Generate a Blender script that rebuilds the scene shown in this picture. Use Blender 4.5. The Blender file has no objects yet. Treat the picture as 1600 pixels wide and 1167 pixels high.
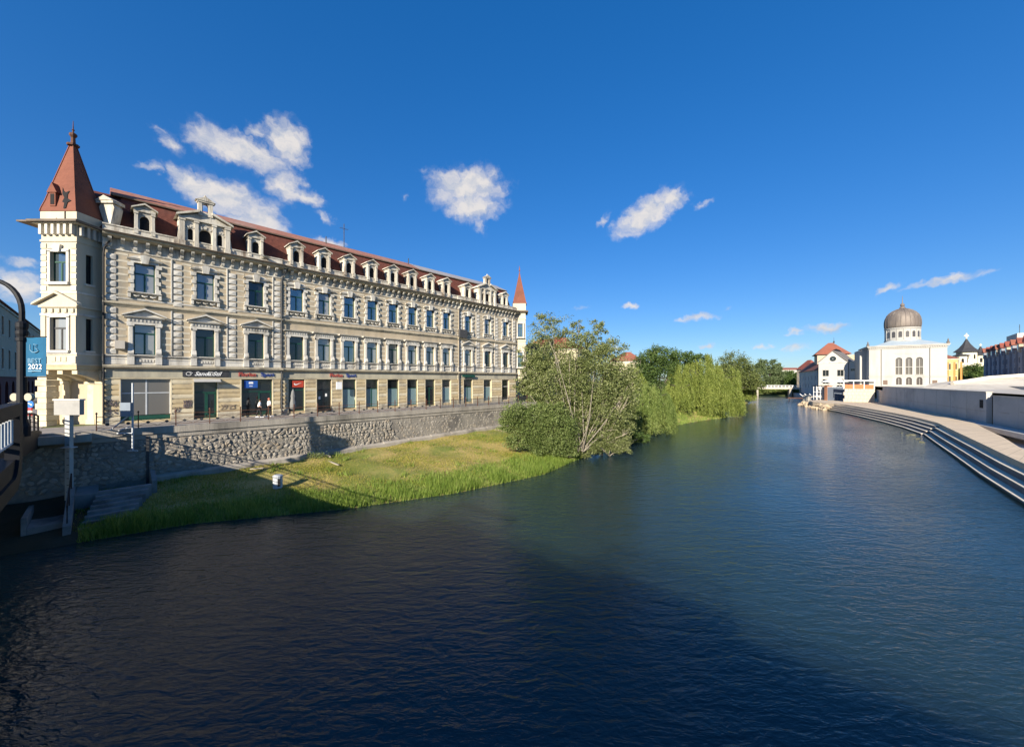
import bpy, bmesh, math, random
import numpy as np
from mathutils import Matrix, Vector
R = math.radians
rnd = random.Random(7); NR = np.random.default_rng(7)
scene = bpy.context.scene
COL = scene.collection
# ------------------------------------------------------------------ camera
F = 595.0; HZ = 594.0; CAMZ = 8.5
cam_d = bpy.data.cameras.new('camera'); cam = bpy.data.objects.new('camera', cam_d); COL.objects.link(cam)
cam.location = (0, 0, CAMZ); cam.rotation_euler = (R(90), 0, 0)
cam_d.sensor_width = 36.0; cam_d.lens = 36.0*F/1600.0; cam_d.shift_y = (HZ-583.5)/1600.0
cam_d.clip_start = 0.1; cam_d.clip_end = 8000
scene.camera = cam
def at(x, y, Y): return Vector(((x-800)/F*Y, Y, CAMZ+(HZ-y)/F*Y))         # photo pixel at a known distance
def gr(x, y, z=0.0): return at(x, y, (CAMZ-z)*F/(y-HZ))                     # photo pixel on level ground of height z
# ------------------------------------------------------------------ sun, sky
SUN_A, SUN_E = 22.0, 22.0        # sun stands behind the viewer, 22 degrees to the left, 22 degrees high
scene.view_settings.view_transform = 'Standard'; scene.view_settings.look = 'None'
scene.view_settings.exposure = 0.95; scene.view_settings.gamma = 1.0
scene.cycles.use_denoising = True; scene.cycles.caustics_reflective = False; scene.cycles.caustics_refractive = False
scene.cycles.max_bounces = 5; scene.cycles.diffuse_bounces = 3; scene.cycles.glossy_bounces = 3; scene.cycles.transparent_max_bounces = 6
scene.cycles.sample_clamp_indirect = 6.0
sd = bpy.data.lights.new('sun', 'SUN'); sd.energy = 5.0; sd.angle = R(0.5); sd.color = (1.0, 0.91, 0.77)
sun = bpy.data.objects.new('sun', sd); COL.objects.link(sun)
trav = Vector((math.sin(R(SUN_A))*math.cos(R(SUN_E)), math.cos(R(SUN_A))*math.cos(R(SUN_E)), -math.sin(R(SUN_E))))
sun.rotation_euler = trav.to_track_quat('-Z', 'Y').to_euler(); sun.location = (-40, -80, 60)
w = bpy.data.worlds.new('World'); scene.world = w; w.use_nodes = True
nt = w.node_tree; nt.nodes.clear()
def N(t, tp, **k):
    n = t.nodes.new(tp)
    for a, b in k.items(): setattr(n, a, b)
    return n
sky = N(nt, 'ShaderNodeTexSky', sky_type='NISHITA', sun_disc=False)
sky.sun_elevation = R(SUN_E); sky.sun_rotation = R(180+SUN_A)
sky.altitude = 200; sky.air_density = 1.0; sky.dust_density = 0.25; sky.ozone_density = 3.0
hs = N(nt, 'ShaderNodeHueSaturation'); hs.inputs['Saturation'].default_value = 1.34; hs.inputs['Value'].default_value = 1.0
nt.links.new(sky.outputs[0], hs.inputs['Color'])
bg = N(nt, 'ShaderNodeBackground'); bg.inputs['Strength'].default_value = 0.1
def vscale(src, k):                                         # even tone curve over the whole sky
    n = N(nt, 'ShaderNodeVectorMath', operation='SCALE'); n.inputs['Scale'].default_value = k; nt.links.new(src, n.inputs[0]); return n.outputs[0]
gm = N(nt, 'ShaderNodeGamma'); gm.inputs['Gamma'].default_value = 0.84; nt.links.new(vscale(hs.outputs[0], .1466), gm.inputs['Color'])
tn = N(nt, 'ShaderNodeVectorMath', operation='MULTIPLY'); tn.inputs[1].default_value = (.60, .75, 1.02); nt.links.new(vscale(gm.outputs[0], 6.6), tn.inputs[0])
sx = N(nt, 'ShaderNodeSeparateXYZ'); nt.links.new(tn.outputs[0], sx.inputs[0])
pwr = N(nt, 'ShaderNodeMath', operation='POWER'); dv = N(nt, 'ShaderNodeMath', operation='DIVIDE'); dv.inputs[1].default_value = 4.6; nt.links.new(sx.outputs[2], dv.inputs[0]); nt.links.new(dv.outputs[0], pwr.inputs[0]); pwr.inputs[1].default_value = -.24
sc2 = N(nt, 'ShaderNodeVectorMath', operation='SCALE'); nt.links.new(tn.outputs[0], sc2.inputs[0]); nt.links.new(pwr.outputs[0], sc2.inputs['Scale'])
nt.links.new(vscale(sc2.outputs[0], .76), bg.inputs['Color'])
w.cycles.sampling_method = 'MANUAL'; w.cycles.sample_map_resolution = 256
# clouds: soft masses at fixed compass directions (azimuth, elevation in degrees), broken up by noise
tc = N(nt, 'ShaderNodeTexCoord'); sp = N(nt, 'ShaderNodeSeparateXYZ'); nt.links.new(tc.outputs['Generated'], sp.inputs[0])
def M(op, a, b=None, c=None, clamp=False):
    n = N(nt, 'ShaderNodeMath', operation=op, use_clamp=clamp)
    for i, v in enumerate((a, b, c)):
        if v is None: continue
        if isinstance(v, (int, float)): n.inputs[i].default_value = v
        else: nt.links.new(v, n.inputs[i])
    return n.outputs[0]
az = M('MULTIPLY', M('ARCTAN2', sp.outputs[0], sp.outputs[1]), 57.2958)
el = M('MULTIPLY', M('ARCSINE', sp.outputs[2]), 57.2958)
cb = N(nt, 'ShaderNodeCombineXYZ'); nt.links.new(az, cb.inputs[0]); nt.links.new(el, cb.inputs[1])
def noise(vec, scale, detail, rough=0.55, col=False):
    n = N(nt, 'ShaderNodeTexNoise'); n.inputs['Scale'].default_value = scale; n.inputs['Detail'].default_value = detail
    n.inputs['Roughness'].default_value = rough; nt.links.new(vec, n.inputs['Vector'])
    return n.outputs['Color' if col else 'Fac']
def VM(op, a, b):
    n = N(nt, 'ShaderNodeVectorMath', operation=op)
    for i, v in enumerate((a, b)):
        if isinstance(v, tuple): n.inputs[i].default_value = v
        else: nt.links.new(v, n.inputs[i])
    return n.outputs[0]
wob = VM('MULTIPLY', VM('SUBTRACT', noise(cb.outputs[0], 0.22, 3, col=True), (.5, .5, .5)), (3.2, 1.6, 0))
wob2 = VM('MULTIPLY', VM('SUBTRACT', noise(cb.outputs[0], 0.9, 5, col=True), (.5, .5, .5)), (2.7, 1.7, 0))
pw = VM('ADD', VM('ADD', cb.outputs[0], wob), wob2)
CL = [(265,221,34,15,28,0.6),(375,235,96,24,6,1),(448,223,44,30,0,1),(400,205,26,12,0,0.6),(300,289,55,20,18,1),(350,306,75,28,8,1),(405,347,62,34,14,1),(445,294,40,22,22,0.9),(482,312,34,12,12,0.8),(515,381,28,10,0,0.8),(507,339,18,9,30,0.5),(730,293,72,28,-6,1),
      (735,322,60,22,0,0.95),(748,352,14,14,0,0.5),(630,308,12,8,0,0.4),(1012,334,66,22,-22,1),(1050,313,40,15,0,0.85),(945,345,16,7,-40,0.45),(1100,318,18,5,-10,0.4),(1090,495,38,7,-4,0.8),(985,479,16,4,0,0.6),(1300,511,46,7,-2,0.8),(1240,517,24,4,0,0.6),(1480,437,80,7,-9,0.75),
      (1388,452,28,8,-18,0.8),(1242,543,30,9,-4,0.65),(1105,540,16,6,0,0.7),(1190,538,15,5,0,0.6),(25,445,62,26,8,0.85),(25,411,32,10,4,0.6),(235,259,14,16,60,0.5),(960,545,22,8,0,0.5),(905,480,16,5,0,0.4),(250,199,30,6,-4,0.3),(665,268,18,5,0,0.35),(1135,480,12,3,0,0.4)]
fld = None
for (x, y, rx, ry, tilt, pk) in CL:
    a = math.atan((x-800)/F); e = math.atan((HZ-y)/F*math.cos(a)); k = math.cos(a)
    mp = N(nt, 'ShaderNodeMapping', vector_type='TEXTURE')
    mp.inputs['Location'].default_value = (math.degrees(a), math.degrees(e), 0)
    mp.inputs['Rotation'].default_value = (0, 0, R(-tilt))
    mp.inputs['Scale'].default_value = (max(.8, math.degrees(rx/F)*k*k*1.12), max(.5, math.degrees(ry/F)*k*1.25), 1)
    nt.links.new(pw, mp.inputs['Vector'])
    ln = N(nt, 'ShaderNodeVectorMath', operation='LENGTH'); nt.links.new(mp.outputs[0], ln.inputs[0])
    v = M('MULTIPLY_ADD', ln.outputs['Value'], -pk, pk)
    fld = v if fld is None else M('MAXIMUM', fld, v)
# the same fair-weather scatter all round, outside the part of the sky listed above
aaz = M('ABSOLUTE', az)
gate = M('MULTIPLY', M('SMOOTH_MIN', M('DIVIDE', M('SUBTRACT', aaz, 56.0), 8.0, clamp=True), 1.0, 0.01), M('DIVIDE', M('SUBTRACT', 40.0, el), 10.0, clamp=True))
scat = M('MULTIPLY', M('SUBTRACT', noise(VM('MULTIPLY', cb.outputs[0], (.06, .15, 1)), 1.0, 4), .60), M('MULTIPLY', gate, 6.0))
fld = M('MAXIMUM', fld, scat)
f1 = noise(VM('MULTIPLY', pw, (1, 1.5, 1)), 0.42, 7, .6)
f2 = noise(VM('MULTIPLY', VM('ADD', pw, (-.7, .9, 0)), (1, 1.5, 1)), 0.42, 7, .6)
den0 = M('ADD', M('MULTIPLY', fld, 1.25), M('MULTIPLY', M('SUBTRACT', f1, .5), 1.15))
mr = N(nt, 'ShaderNodeMapRange', interpolation_type='SMOOTHSTEP'); nt.links.new(den0, mr.inputs[0])
mr.inputs[1].default_value = 0.0; mr.inputs[2].default_value = 1.0; mr.inputs[3].default_value = 0; mr.inputs[4].default_value = 0.93
dens = M('MULTIPLY', mr.outputs[0], M('MULTIPLY', M('MULTIPLY', fld, 3.5, clamp=True), M('DIVIDE', el, 1.5, clamp=True)))
shade = M('ADD', .80, M('MULTIPLY', M('SUBTRACT', f1, f2), 2.0), clamp=True)
ccol = N(nt, 'ShaderNodeMix', data_type='RGBA'); nt.links.new(shade, ccol.inputs['Factor'])
ccol.inputs[6].default_value = (.50, .58, .72, 1); ccol.inputs[7].default_value = (.95, .90, .86, 1)
cbg = N(nt, 'ShaderNodeBackground'); cbg.inputs['Strength'].default_value = 0.46; nt.links.new(ccol.outputs[2], cbg.inputs['Color'])
mx = N(nt, 'ShaderNodeMixShader'); nt.links.new(dens, mx.inputs[0]); nt.links.new(bg.outputs[0], mx.inputs[1]); nt.links.new(cbg.outputs[0], mx.inputs[2])
wo = N(nt, 'ShaderNodeOutputWorld'); nt.links.new(mx.outputs[0], wo.inputs['Surface'])
# ------------------------------------------------------------------ materials
MATS = {}
def mat(name, c1, c2=None, rough=.8, scale=1.5, c3=None, s3=.25, spec=.3, bump=0, bscale=8, metal=0, streak=False, amt=1.0, rng=(.35, .7)):
    """procedural paint/stone: two tones broken by noise, an optional third tone as large stains, fine bump"""
    if name in MATS: return MATS[name]
    m = bpy.data.materials.new(name); m.use_nodes = True; t = m.node_tree; b = t.nodes['Principled BSDF']
    b.inputs['Roughness'].default_value = rough; b.inputs['Specular IOR Level'].default_value = spec; b.inputs['Metallic'].default_value = metal
    g = N(t, 'ShaderNodeNewGeometry'); src = g.outputs['Position']
    if streak:
        vm = N(t, 'ShaderNodeVectorMath', operation='MULTIPLY'); vm.inputs[1].default_value = (1, 1, .22); t.links.new(src, vm.inputs[0]); src = vm.outputs[0]
    c2 = c2 or tuple(v*.75 for v in c1)
    def nz(s, d=6):
        n = N(t, 'ShaderNodeTexNoise'); n.inputs['Scale'].default_value = s; n.inputs['Detail'].default_value = d; n.inputs['Roughness'].default_value = .62
        t.links.new(src, n.inputs['Vector']); return n
    def mix(f, a, bc):
        x = N(t, 'ShaderNodeMix', data_type='RGBA'); t.links.new(f, x.inputs['Factor'])
        if isinstance(a, tuple): x.inputs[6].default_value = (*a, 1)
        else: t.links.new(a, x.inputs[6])
        x.inputs[7].default_value = (*bc, 1); return x.outputs[2]
    def ramp(f, lo, hi, top=1.0):
        r = N(t, 'ShaderNodeMapRange'); r.inputs[1].default_value = lo; r.inputs[2].default_value = hi; r.inputs[4].default_value = top
        t.links.new(f, r.inputs[0]); return r.outputs[0]
    col = mix(ramp(nz(scale).outputs['Fac'], rng[0], rng[1], amt), c1, c2)
    if c3: col = mix(ramp(nz(s3, 8).outputs['Fac'], .50, .68), col, c3)
    t.links.new(col, b.inputs['Base Color'])
    if bump:
        bn = N(t, 'ShaderNodeBump'); bn.inputs['Strength'].default_value = bump; bn.inputs['Distance'].default_value = .05
        t.links.new(nz(bscale, 5).outputs['Fac'], bn.inputs['Height']); t.links.new(bn.outputs[0], b.inputs['Normal'])
    MATS[name] = m; return m
def glass(name, tint, refl=.25, rough=.04):
    if name in MATS: return MATS[name]
    m = bpy.data.materials.new(name); m.use_nodes = True; t = m.node_tree; b = t.nodes['Principled BSDF']
    b.inputs['Base Color'].default_value = (*tint, 1); b.inputs['Roughness'].default_value = .5; b.inputs['Specular IOR Level'].default_value = .2
    g = N(t, 'ShaderNodeBsdfGlossy'); g.inputs['Roughness'].default_value = rough; g.inputs['Color'].default_value = (.92, .96, 1, 1)
    lw = N(t, 'ShaderNodeFresnel'); lw.inputs[0].default_value = 1.5
    ge = N(t, 'ShaderNodeNewGeometry'); nz = N(t, 'ShaderNodeTexNoise'); nz.inputs['Scale'].default_value = .6; t.links.new(ge.outputs['Position'], nz.inputs['Vector'])
    bp = N(t, 'ShaderNodeBump'); bp.inputs['Strength'].default_value = .12; bp.inputs['Distance'].default_value = .1; t.links.new(nz.outputs['Fac'], bp.inputs['Height']); t.links.new(bp.outputs[0], g.inputs['Normal'])
    ad = N(t, 'ShaderNodeMath', operation='ADD', use_clamp=True); ad.inputs[1].default_value = refl; t.links.new(lw.outputs[0], ad.inputs[0])
    mxs = N(t, 'ShaderNodeMixShader'); t.links.new(ad.outputs[0], mxs.inputs[0]); t.links.new(b.outputs[0], mxs.inputs[1]); t.links.new(g.outputs[0], mxs.inputs[2])
    t.links.new(mxs.outputs[0], t.nodes['Material Output'].inputs['Surface'])
    MATS[name] = m; return m
def leafmat(name, ca, cb_, cc=None, trans=.35, scale=.35):
    if name in MATS: return MATS[name]
    m = bpy.data.materials.new(name); m.use_nodes = True; t = m.node_tree; b = t.nodes['Principled BSDF']
    b.inputs['Roughness'].default_value = .55; b.inputs['Specular IOR Level'].default_value = .25
    g = N(t, 'ShaderNodeNewGeometry')
    nz = N(t, 'ShaderNodeTexNoise'); nz.inputs['Scale'].default_value = scale; nz.inputs['Detail'].default_value = 3; t.links.new(g.outputs['Position'], nz.inputs['Vector'])
    a1 = N(t, 'ShaderNodeMath', operation='ADD'); t.links.new(g.outputs['Random Per Island'], a1.inputs[0]); t.links.new(nz.outputs['Fac'], a1.inputs[1])
    cr = N(t, 'ShaderNodeValToRGB'); e = cr.color_ramp.elements; e[0].position = .35; e[0].color = (*ca, 1); e[1].position = 1.25 if not cc else 1.0; e[1].position = min(1, e[1].position); e[1].color = (*cb_, 1)
    hf = N(t, 'ShaderNodeMath', operation='MULTIPLY'); hf.inputs[1].default_value = .62; t.links.new(a1.outputs[0], hf.inputs[0])
    if cc:
        x = cr.color_ramp.elements.new(.93); x.color = (*cc, 1); e[-1].position = 1.0; cr.color_ramp.elements[1].position = .80
        cr.color_ramp.elements[1].color = (*cb_, 1); cr.color_ramp.elements[2].color = (*cc, 1)
    t.links.new(hf.outputs[0], cr.inputs[0]); t.links.new(cr.outputs[0], b.inputs['Base Color'])
    tr = N(t, 'ShaderNodeBsdfTranslucent'); t.links.new(cr.outputs[0], tr.inputs['Color'])
    ms = N(t, 'ShaderNodeMixShader'); ms.inputs[0].default_value = trans
    t.links.new(b.outputs[0], ms.inputs[1]); t.links.new(tr.outputs[0], ms.inputs[2]); t.links.new(ms.outputs[0], t.nodes['Material Output'].inputs['Surface'])
    MATS[name] = m; return m
# ------------------------------------------------------------------ object and mesh helpers
def link(o, parent=None, keep=False):
    COL.objects.link(o)
    if parent is not None:
        o.parent = parent
        if keep: o.matrix_parent_inverse = wm(parent).inverted()
    return o
def wm(o):
    m = Matrix.Translation(o.location) @ o.rotation_euler.to_matrix().to_4x4() @ Matrix.Diagonal((*o.scale, 1))
    return (wm(o.parent) @ o.matrix_parent_inverse @ m) if o.parent else m
def tag(o, label=None, cat=None, group=None, kind=None):
    if label: o['label'] = label
    if cat: o['category'] = cat
    if group: o['group'] = group
    if kind: o['kind'] = kind
    return o
def thing(name, label, cat, loc=(0, 0, 0), rz=0, group=None):
    o = bpy.data.objects.new(name, None); o.location = loc; o.rotation_euler = (0, 0, rz); o.empty_display_size = .3
    link(o); return tag(o, label, cat, group)
class MB:
    """collects faces; build() links them as one mesh object"""
    def __init__(s): s.v = []; s.f = []
    def poly(s, pts):
        n = len(s.v); s.v += [tuple(p) for p in pts]; s.f.append(tuple(range(n, n+len(pts)))); return s
    def box(s, x0, x1, y0, y1, z0, z1):
        n = len(s.v); s.v += [(x0,y0,z0),(x1,y0,z0),(x1,y1,z0),(x0,y1,z0),(x0,y0,z1),(x1,y0,z1),(x1,y1,z1),(x0,y1,z1)]
        s.f += [tuple(n+i for i in q) for q in ((0,3,2,1),(4,5,6,7),(0,1,5,4),(1,2,6,5),(2,3,7,6),(3,0,4,7))]; return s
    def ext(s, pts, y0, y1):
        """outline in x,z pushed from y0 to y1"""
        n = len(s.v); k = len(pts); s.v += [(x, y0, z) for x, z in pts]+[(x, y1, z) for x, z in pts]
        s.f += [tuple(range(n, n+k)), tuple(range(n+2*k-1, n+k-1, -1))]+[(n+(i+1) % k, n+i, n+k+i, n+k+(i+1) % k) for i in range(k)]; return s
    def extx(s, pts, x0, x1):
        """profile in y,z run along x"""
        n = len(s.v); k = len(pts); s.v += [(x0, y, z) for y, z in pts]+[(x1, y, z) for y, z in pts]
        s.f += [tuple(range(n, n+k)), tuple(range(n+2*k-1, n+k-1, -1))]+[(n+(i+1) % k, n+i, n+k+i, n+k+(i+1) % k) for i in range(k)]; return s
    def extz(s, pts, z0, z1):
        n = len(s.v); k = len(pts); s.v += [(x, y, z0) for x, y in pts]+[(x, y, z1) for x, y in pts]
        s.f += [tuple(range(n+k-1, n-1, -1)), tuple(range(n+k, n+2*k))]+[(n+i, n+(i+1) % k, n+k+(i+1) % k, n+k+i) for i in range(k)]; return s
    def tube(s, pts, rads, k=8):
        pts = [Vector(p) for p in pts]; rads = [rads]*len(pts) if isinstance(rads, (int, float)) else rads; n = len(s.v)
        for i, p in enumerate(pts):
            d = (pts[min(i+1, len(pts)-1)]-pts[max(i-1, 0)]).normalized()
            u = d.cross(Vector((0, 0, 1)) if abs(d.z) < .9 else Vector((1, 0, 0))).normalized(); v = d.cross(u)
            for j in range(k):
                a = 2*math.pi*j/k; s.v.append(tuple(p+(u*math.cos(a)+v*math.sin(a))*rads[i]))
        for i in range(len(pts)-1):
            for j in range(k): s.f.append((n+i*k+j, n+i*k+(j+1) % k, n+(i+1)*k+(j+1) % k, n+(i+1)*k+j))
        s.f.append(tuple(n+j for j in range(k-1, -1, -1))); s.f.append(tuple(n+(len(pts)-1)*k+j for j in range(k))); return s
    def lathe(s, prof, cx=0, cy=0, k=16, rot=0, a0=0, a1=2*math.pi):
        """prof: (radius, z) from bottom to top"""
        n = len(s.v); full = abs(a1-a0-2*math.pi) < 1e-6; m = k if full else k+1
        for r, z in prof:
            for j in range(m):
                a = rot+a0+(a1-a0)*j/k; s.v.append((cx+r*math.cos(a), cy+r*math.sin(a), z))
        for i in range(len(prof)-1):
            for j in range(k):
                j2 = (j+1) % m; s.f.append((n+i*m+j, n+i*m+j2, n+(i+1)*m+j2, n+(i+1)*m+j))
        if full: s.f.append(tuple(n+j for j in range(m-1, -1, -1))); s.f.append(tuple(n+(len(prof)-1)*m+j for j in range(m)))
        return s
    def mesh(s, name, m, smooth=False):
        me = bpy.data.meshes.new(name); me.from_pydata(s.v, [], s.f); me.materials.append(m)
        if smooth: me.polygons.foreach_set('use_smooth', [True]*len(me.polygons))
        return me
    def build(s, name, m, parent=None, keep=False, smooth=False, loc=None):
        o = bpy.data.objects.new(name, s.mesh(name, m, smooth))
        if loc: o.location = loc
        return link(o, parent, keep)
def inst(name, me, parent=None, loc=(0, 0, 0), rot=(0, 0, 0), sc=(1, 1, 1), keep=False):
    o = bpy.data.objects.new(name, me); o.location = loc; o.rotation_euler = rot; o.scale = sc; return link(o, parent, keep)
def npmesh(name, V, FQ, m):
    """big meshes from arrays: V (n,3), FQ (m,k)"""
    me = bpy.data.meshes.new(name); k = FQ.shape[1]
    me.vertices.add(len(V)); me.vertices.foreach_set('co', np.asarray(V, np.float32).ravel())
    me.loops.add(FQ.size); me.loops.foreach_set('vertex_index', FQ.astype(np.int32).ravel())
    me.polygons.add(len(FQ)); me.polygons.foreach_set('loop_start', np.arange(0, FQ.size, k, dtype=np.int32)); me.polygons.foreach_set('loop_total', np.full(len(FQ), k, np.int32))
    me.materials.append(m); me.update(); me.validate(); return me
def copy_tree(o, parent=None):
    c = o.copy(); COL.objects.link(c)
    if parent is not None: c.parent = parent
    for ch in list(o.children): copy_tree(ch, c)
    return c
def text(name, body, size, m, parent, loc, rot=(R(90), 0, 0), ext=.02, shear=0, align='CENTER', sx=1.0, bold=0, keep=False):
    cu = bpy.data.curves.new(name, 'FONT'); cu.body = body; cu.size = size; cu.extrude = ext; cu.shear = shear; cu.align_x = align; cu.align_y = 'CENTER'; cu.offset = bold
    cu.resolution_u = 3
    tmp = bpy.data.objects.new('tmp_text', cu); me = bpy.data.meshes.new_from_object(tmp); bpy.data.objects.remove(tmp)
    me.materials.clear(); me.materials.append(m)
    o = bpy.data.objects.new(name, me); o.location = loc; o.rotation_euler = rot; o.scale = (sx, 1, 1); return link(o, parent, keep)
def arch_pts(x0, x1, z0, zs, n=10, rise=None):
    """outline of an arched opening, springing at zs"""
    c = (x0+x1)/2; r = (x1-x0)/2; rise = r if rise is None else rise
    return [(x0, z0), (x1, z0)]+[(c+r*math.cos(math.pi*i/n), zs+rise*math.sin(math.pi*i/n)) for i in range(n+1)]
def wall_open(mb, x0, x1, z0, z1, y, ops, depth=.3, arches=()):
    """front face of a wall at depth y with rectangular openings and their reveals"""
    xs = sorted({x0, x1, *[a for o in ops for a in o[:2]]}); zs = sorted({z0, z1, *[a for o in ops for a in o[2:]]})
    for i in range(len(xs)-1):
        for j in range(len(zs)-1):
            cx = (xs[i]+xs[i+1])/2; cz = (zs[j]+zs[j+1])/2
            if any(o[0] < cx < o[1] and o[2] < cz < o[3] for o in ops): continue
            mb.poly([(xs[i], y, zs[j]), (xs[i+1], y, zs[j]), (xs[i+1], y, zs[j+1]), (xs[i], y, zs[j+1])])
    for a, b, c, d in ops:
        e = y+depth
        mb.poly([(a,y,c),(a,y,d),(a,e,d),(a,e,c)]).poly([(b,y,c),(b,e,c),(b,e,d),(b,y,d)]).poly([(a,y,d),(b,y,d),(b,e,d),(a,e,d)]).poly([(a,y,c),(a,e,c),(b,e,c),(b,y,c)])
    return mb
# the river's frame: n runs upstream along the left bank's facade, c runs across towards the right bank
TH = math.atan((1357-800)/F); DX, DY = math.sin(TH), math.cos(TH)
def nc(n, c, z=0.0): return Vector((DX*n+DY*c, DY*n-DX*c, z))
def to_nc(p): return (DX*p[0]+DY*p[1], DY*p[0]-DX*p[1])
ROT = math.atan2(DY, DX)                     # turns local x onto n; local y then points inland on the left bank (-c)
# ================================================================== materials of the setting
ZS = 5.0                                                     # street level on the left bank
m_conc = mat('concrete_weathered', (.40,.36,.30), (.28,.25,.21), .9, .9, (.17,.155,.13), .35, bump=.35, bscale=14, streak=True)
m_conc_l = mat('concrete_pale', (.56,.51,.43), (.46,.42,.35), .85, .6, (.38,.34,.29), .2, bump=.15, bscale=20)
m_conc_g = mat('concrete_grey', (.47,.455,.43), (.41,.40,.375), .9, .25, (.30,.295,.29), .12, bump=.08, bscale=12)
m_pave = mat('paving', (.66,.53,.37), (.58,.46,.32), .9, .8, (.52,.42,.30), .15, bump=.12, bscale=25)
m_street = mat('street_paving', (.30,.27,.24), (.23,.21,.19), .9, 1.2, (.17,.16,.15), .3, bump=.1, bscale=25)
m_asph = mat('asphalt', (.07,.07,.07), (.05,.05,.05), .9, 2)
m_mortar = mat('mortar', (.31,.28,.235), (.22,.20,.17), .95, 1.1, (.12,.11,.10), .3, bump=.8, bscale=7)
m_stone = mat('rubble_stone', (.35,.315,.265), (.24,.22,.185), .9, .9, (.30,.24,.17), 1.4, bump=.5, bscale=9)
_t = m_stone.node_tree; _b = _t.nodes['Principled BSDF']; _l = _b.inputs['Base Color'].links[0].from_socket; _g = N(_t, 'ShaderNodeNewGeometry'); _o = N(_t, 'ShaderNodeObjectInfo')
_a = N(_t, 'ShaderNodeMath', operation='ADD'); _t.links.new(_g.outputs['Random Per Island'], _a.inputs[0]); _t.links.new(_o.outputs['Random'], _a.inputs[1]); _f = N(_t, 'ShaderNodeMath', operation='FRACT'); _t.links.new(_a.outputs[0], _f.inputs[0])
_m = N(_t, 'ShaderNodeMapRange'); _m.inputs[3].default_value = .80; _m.inputs[4].default_value = 1.18; _t.links.new(_f.outputs[0], _m.inputs[0]); _v = N(_t, 'ShaderNodeVectorMath', operation='SCALE'); _t.links.new(_l, _v.inputs[0]); _t.links.new(_m.outputs[0], _v.inputs['Scale']); _t.links.new(_v.outputs[0], _b.inputs['Base Color'])
m_dark = mat('dark_painted_steel', (.010,.011,.014), (.015,.015,.017), .6, 3, spec=.2)
m_iron = mat('grey_iron', (.07,.07,.07), (.04,.04,.04), .6, 5)
m_rust = mat('rusty_iron', (.14,.06,.035), (.08,.04,.025), .8, 4)
m_galv = mat('galvanised_metal', (.50,.52,.53), (.40,.42,.43), .5, 2, spec=.4)
m_soil = mat('bank_soil', (.36,.275,.10), (.16,.185,.04), .95, .20, (.44,.31,.13), .30, bump=.5, bscale=5, rng=(.42,.58))
m_earth = mat('ground_green', (.07,.10,.03), (.12,.11,.05), .95, .05)
m_green = mat('dark_green_paint', (.012,.07,.045), (.01,.05,.035), .45, 3, spec=.4)
# ================================================================== river
def water_mat():
    m = bpy.data.materials.new('river_water'); m.use_nodes = True; t = m.node_tree; b = t.nodes['Principled BSDF']
    b.inputs['Base Color'].default_value = (.018, .038, .042, 1); b.inputs['Roughness'].default_value = .06; b.inputs['IOR'].default_value = 1.36
    b.inputs['Specular IOR Level'].default_value = .5; b.subsurface_method = 'BURLEY'; b.inputs['Subsurface Weight'].default_value = 1.0; b.inputs['Subsurface Radius'].default_value = (1.0, 1.3, 1.4); b.inputs['Subsurface Scale'].default_value = 3.2
    g = N(t, 'ShaderNodeNewGeometry')
    def layer(sx, sy, rot, scale, detail, dist):
        mp = N(t, 'ShaderNodeMapping'); mp.inputs['Rotation'].default_value = (0, 0, rot); mp.inputs['Scale'].default_value = (sx, sy, 1); t.links.new(g.outputs['Position'], mp.inputs['Vector'])
        n = N(t, 'ShaderNodeTexNoise'); n.inputs['Scale'].default_value = scale; n.inputs['Detail'].default_value = detail; n.inputs['Roughness'].default_value = .55; n.inputs['Distortion'].default_value = dist
        t.links.new(mp.outputs[0], n.inputs['Vector']); return n.outputs['Fac']
    a = layer(1, 2.5, R(14), .78, 3, .7); c = layer(1, 1.9, R(-12), 3.3, 4, .5); d = layer(1, 1, 0, .06, 2, 0)
    def mul(x, y):
        q = N(t, 'ShaderNodeMath', operation='MULTIPLY'); t.links.new(x, q.inputs[0])
        if isinstance(y, float): q.inputs[1].default_value = y
        else: t.links.new(y, q.inputs[1])
        return q.outputs[0]
    s = N(t, 'ShaderNodeMath', operation='ADD'); t.links.new(mul(a, 1.0), s.inputs[0]); t.links.new(mul(c, .46), s.inputs[1])
    rg = N(t, 'ShaderNodeMapRange'); rg.inputs[1].default_value = .3; rg.inputs[2].default_value = .7; rg.inputs[3].default_value = .45; rg.inputs[4].default_value = 1.0; t.links.new(d, rg.inputs[0])
    bn = N(t, 'ShaderNodeBump'); bn.inputs['Strength'].default_value = 1.0; bn.inputs['Distance'].default_value = .095
    t.links.new(mul(s.outputs[0], rg.outputs[0]), bn.inputs['Height']); t.links.new(bn.outputs[0], b.inputs['Normal'])
    return m
wat = MB(); wat.poly([nc(-400, -700), nc(-400, 700), nc(900, 700), nc(900, -700)])
tag(wat.build('river', water_mat()), kind='structure')
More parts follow.
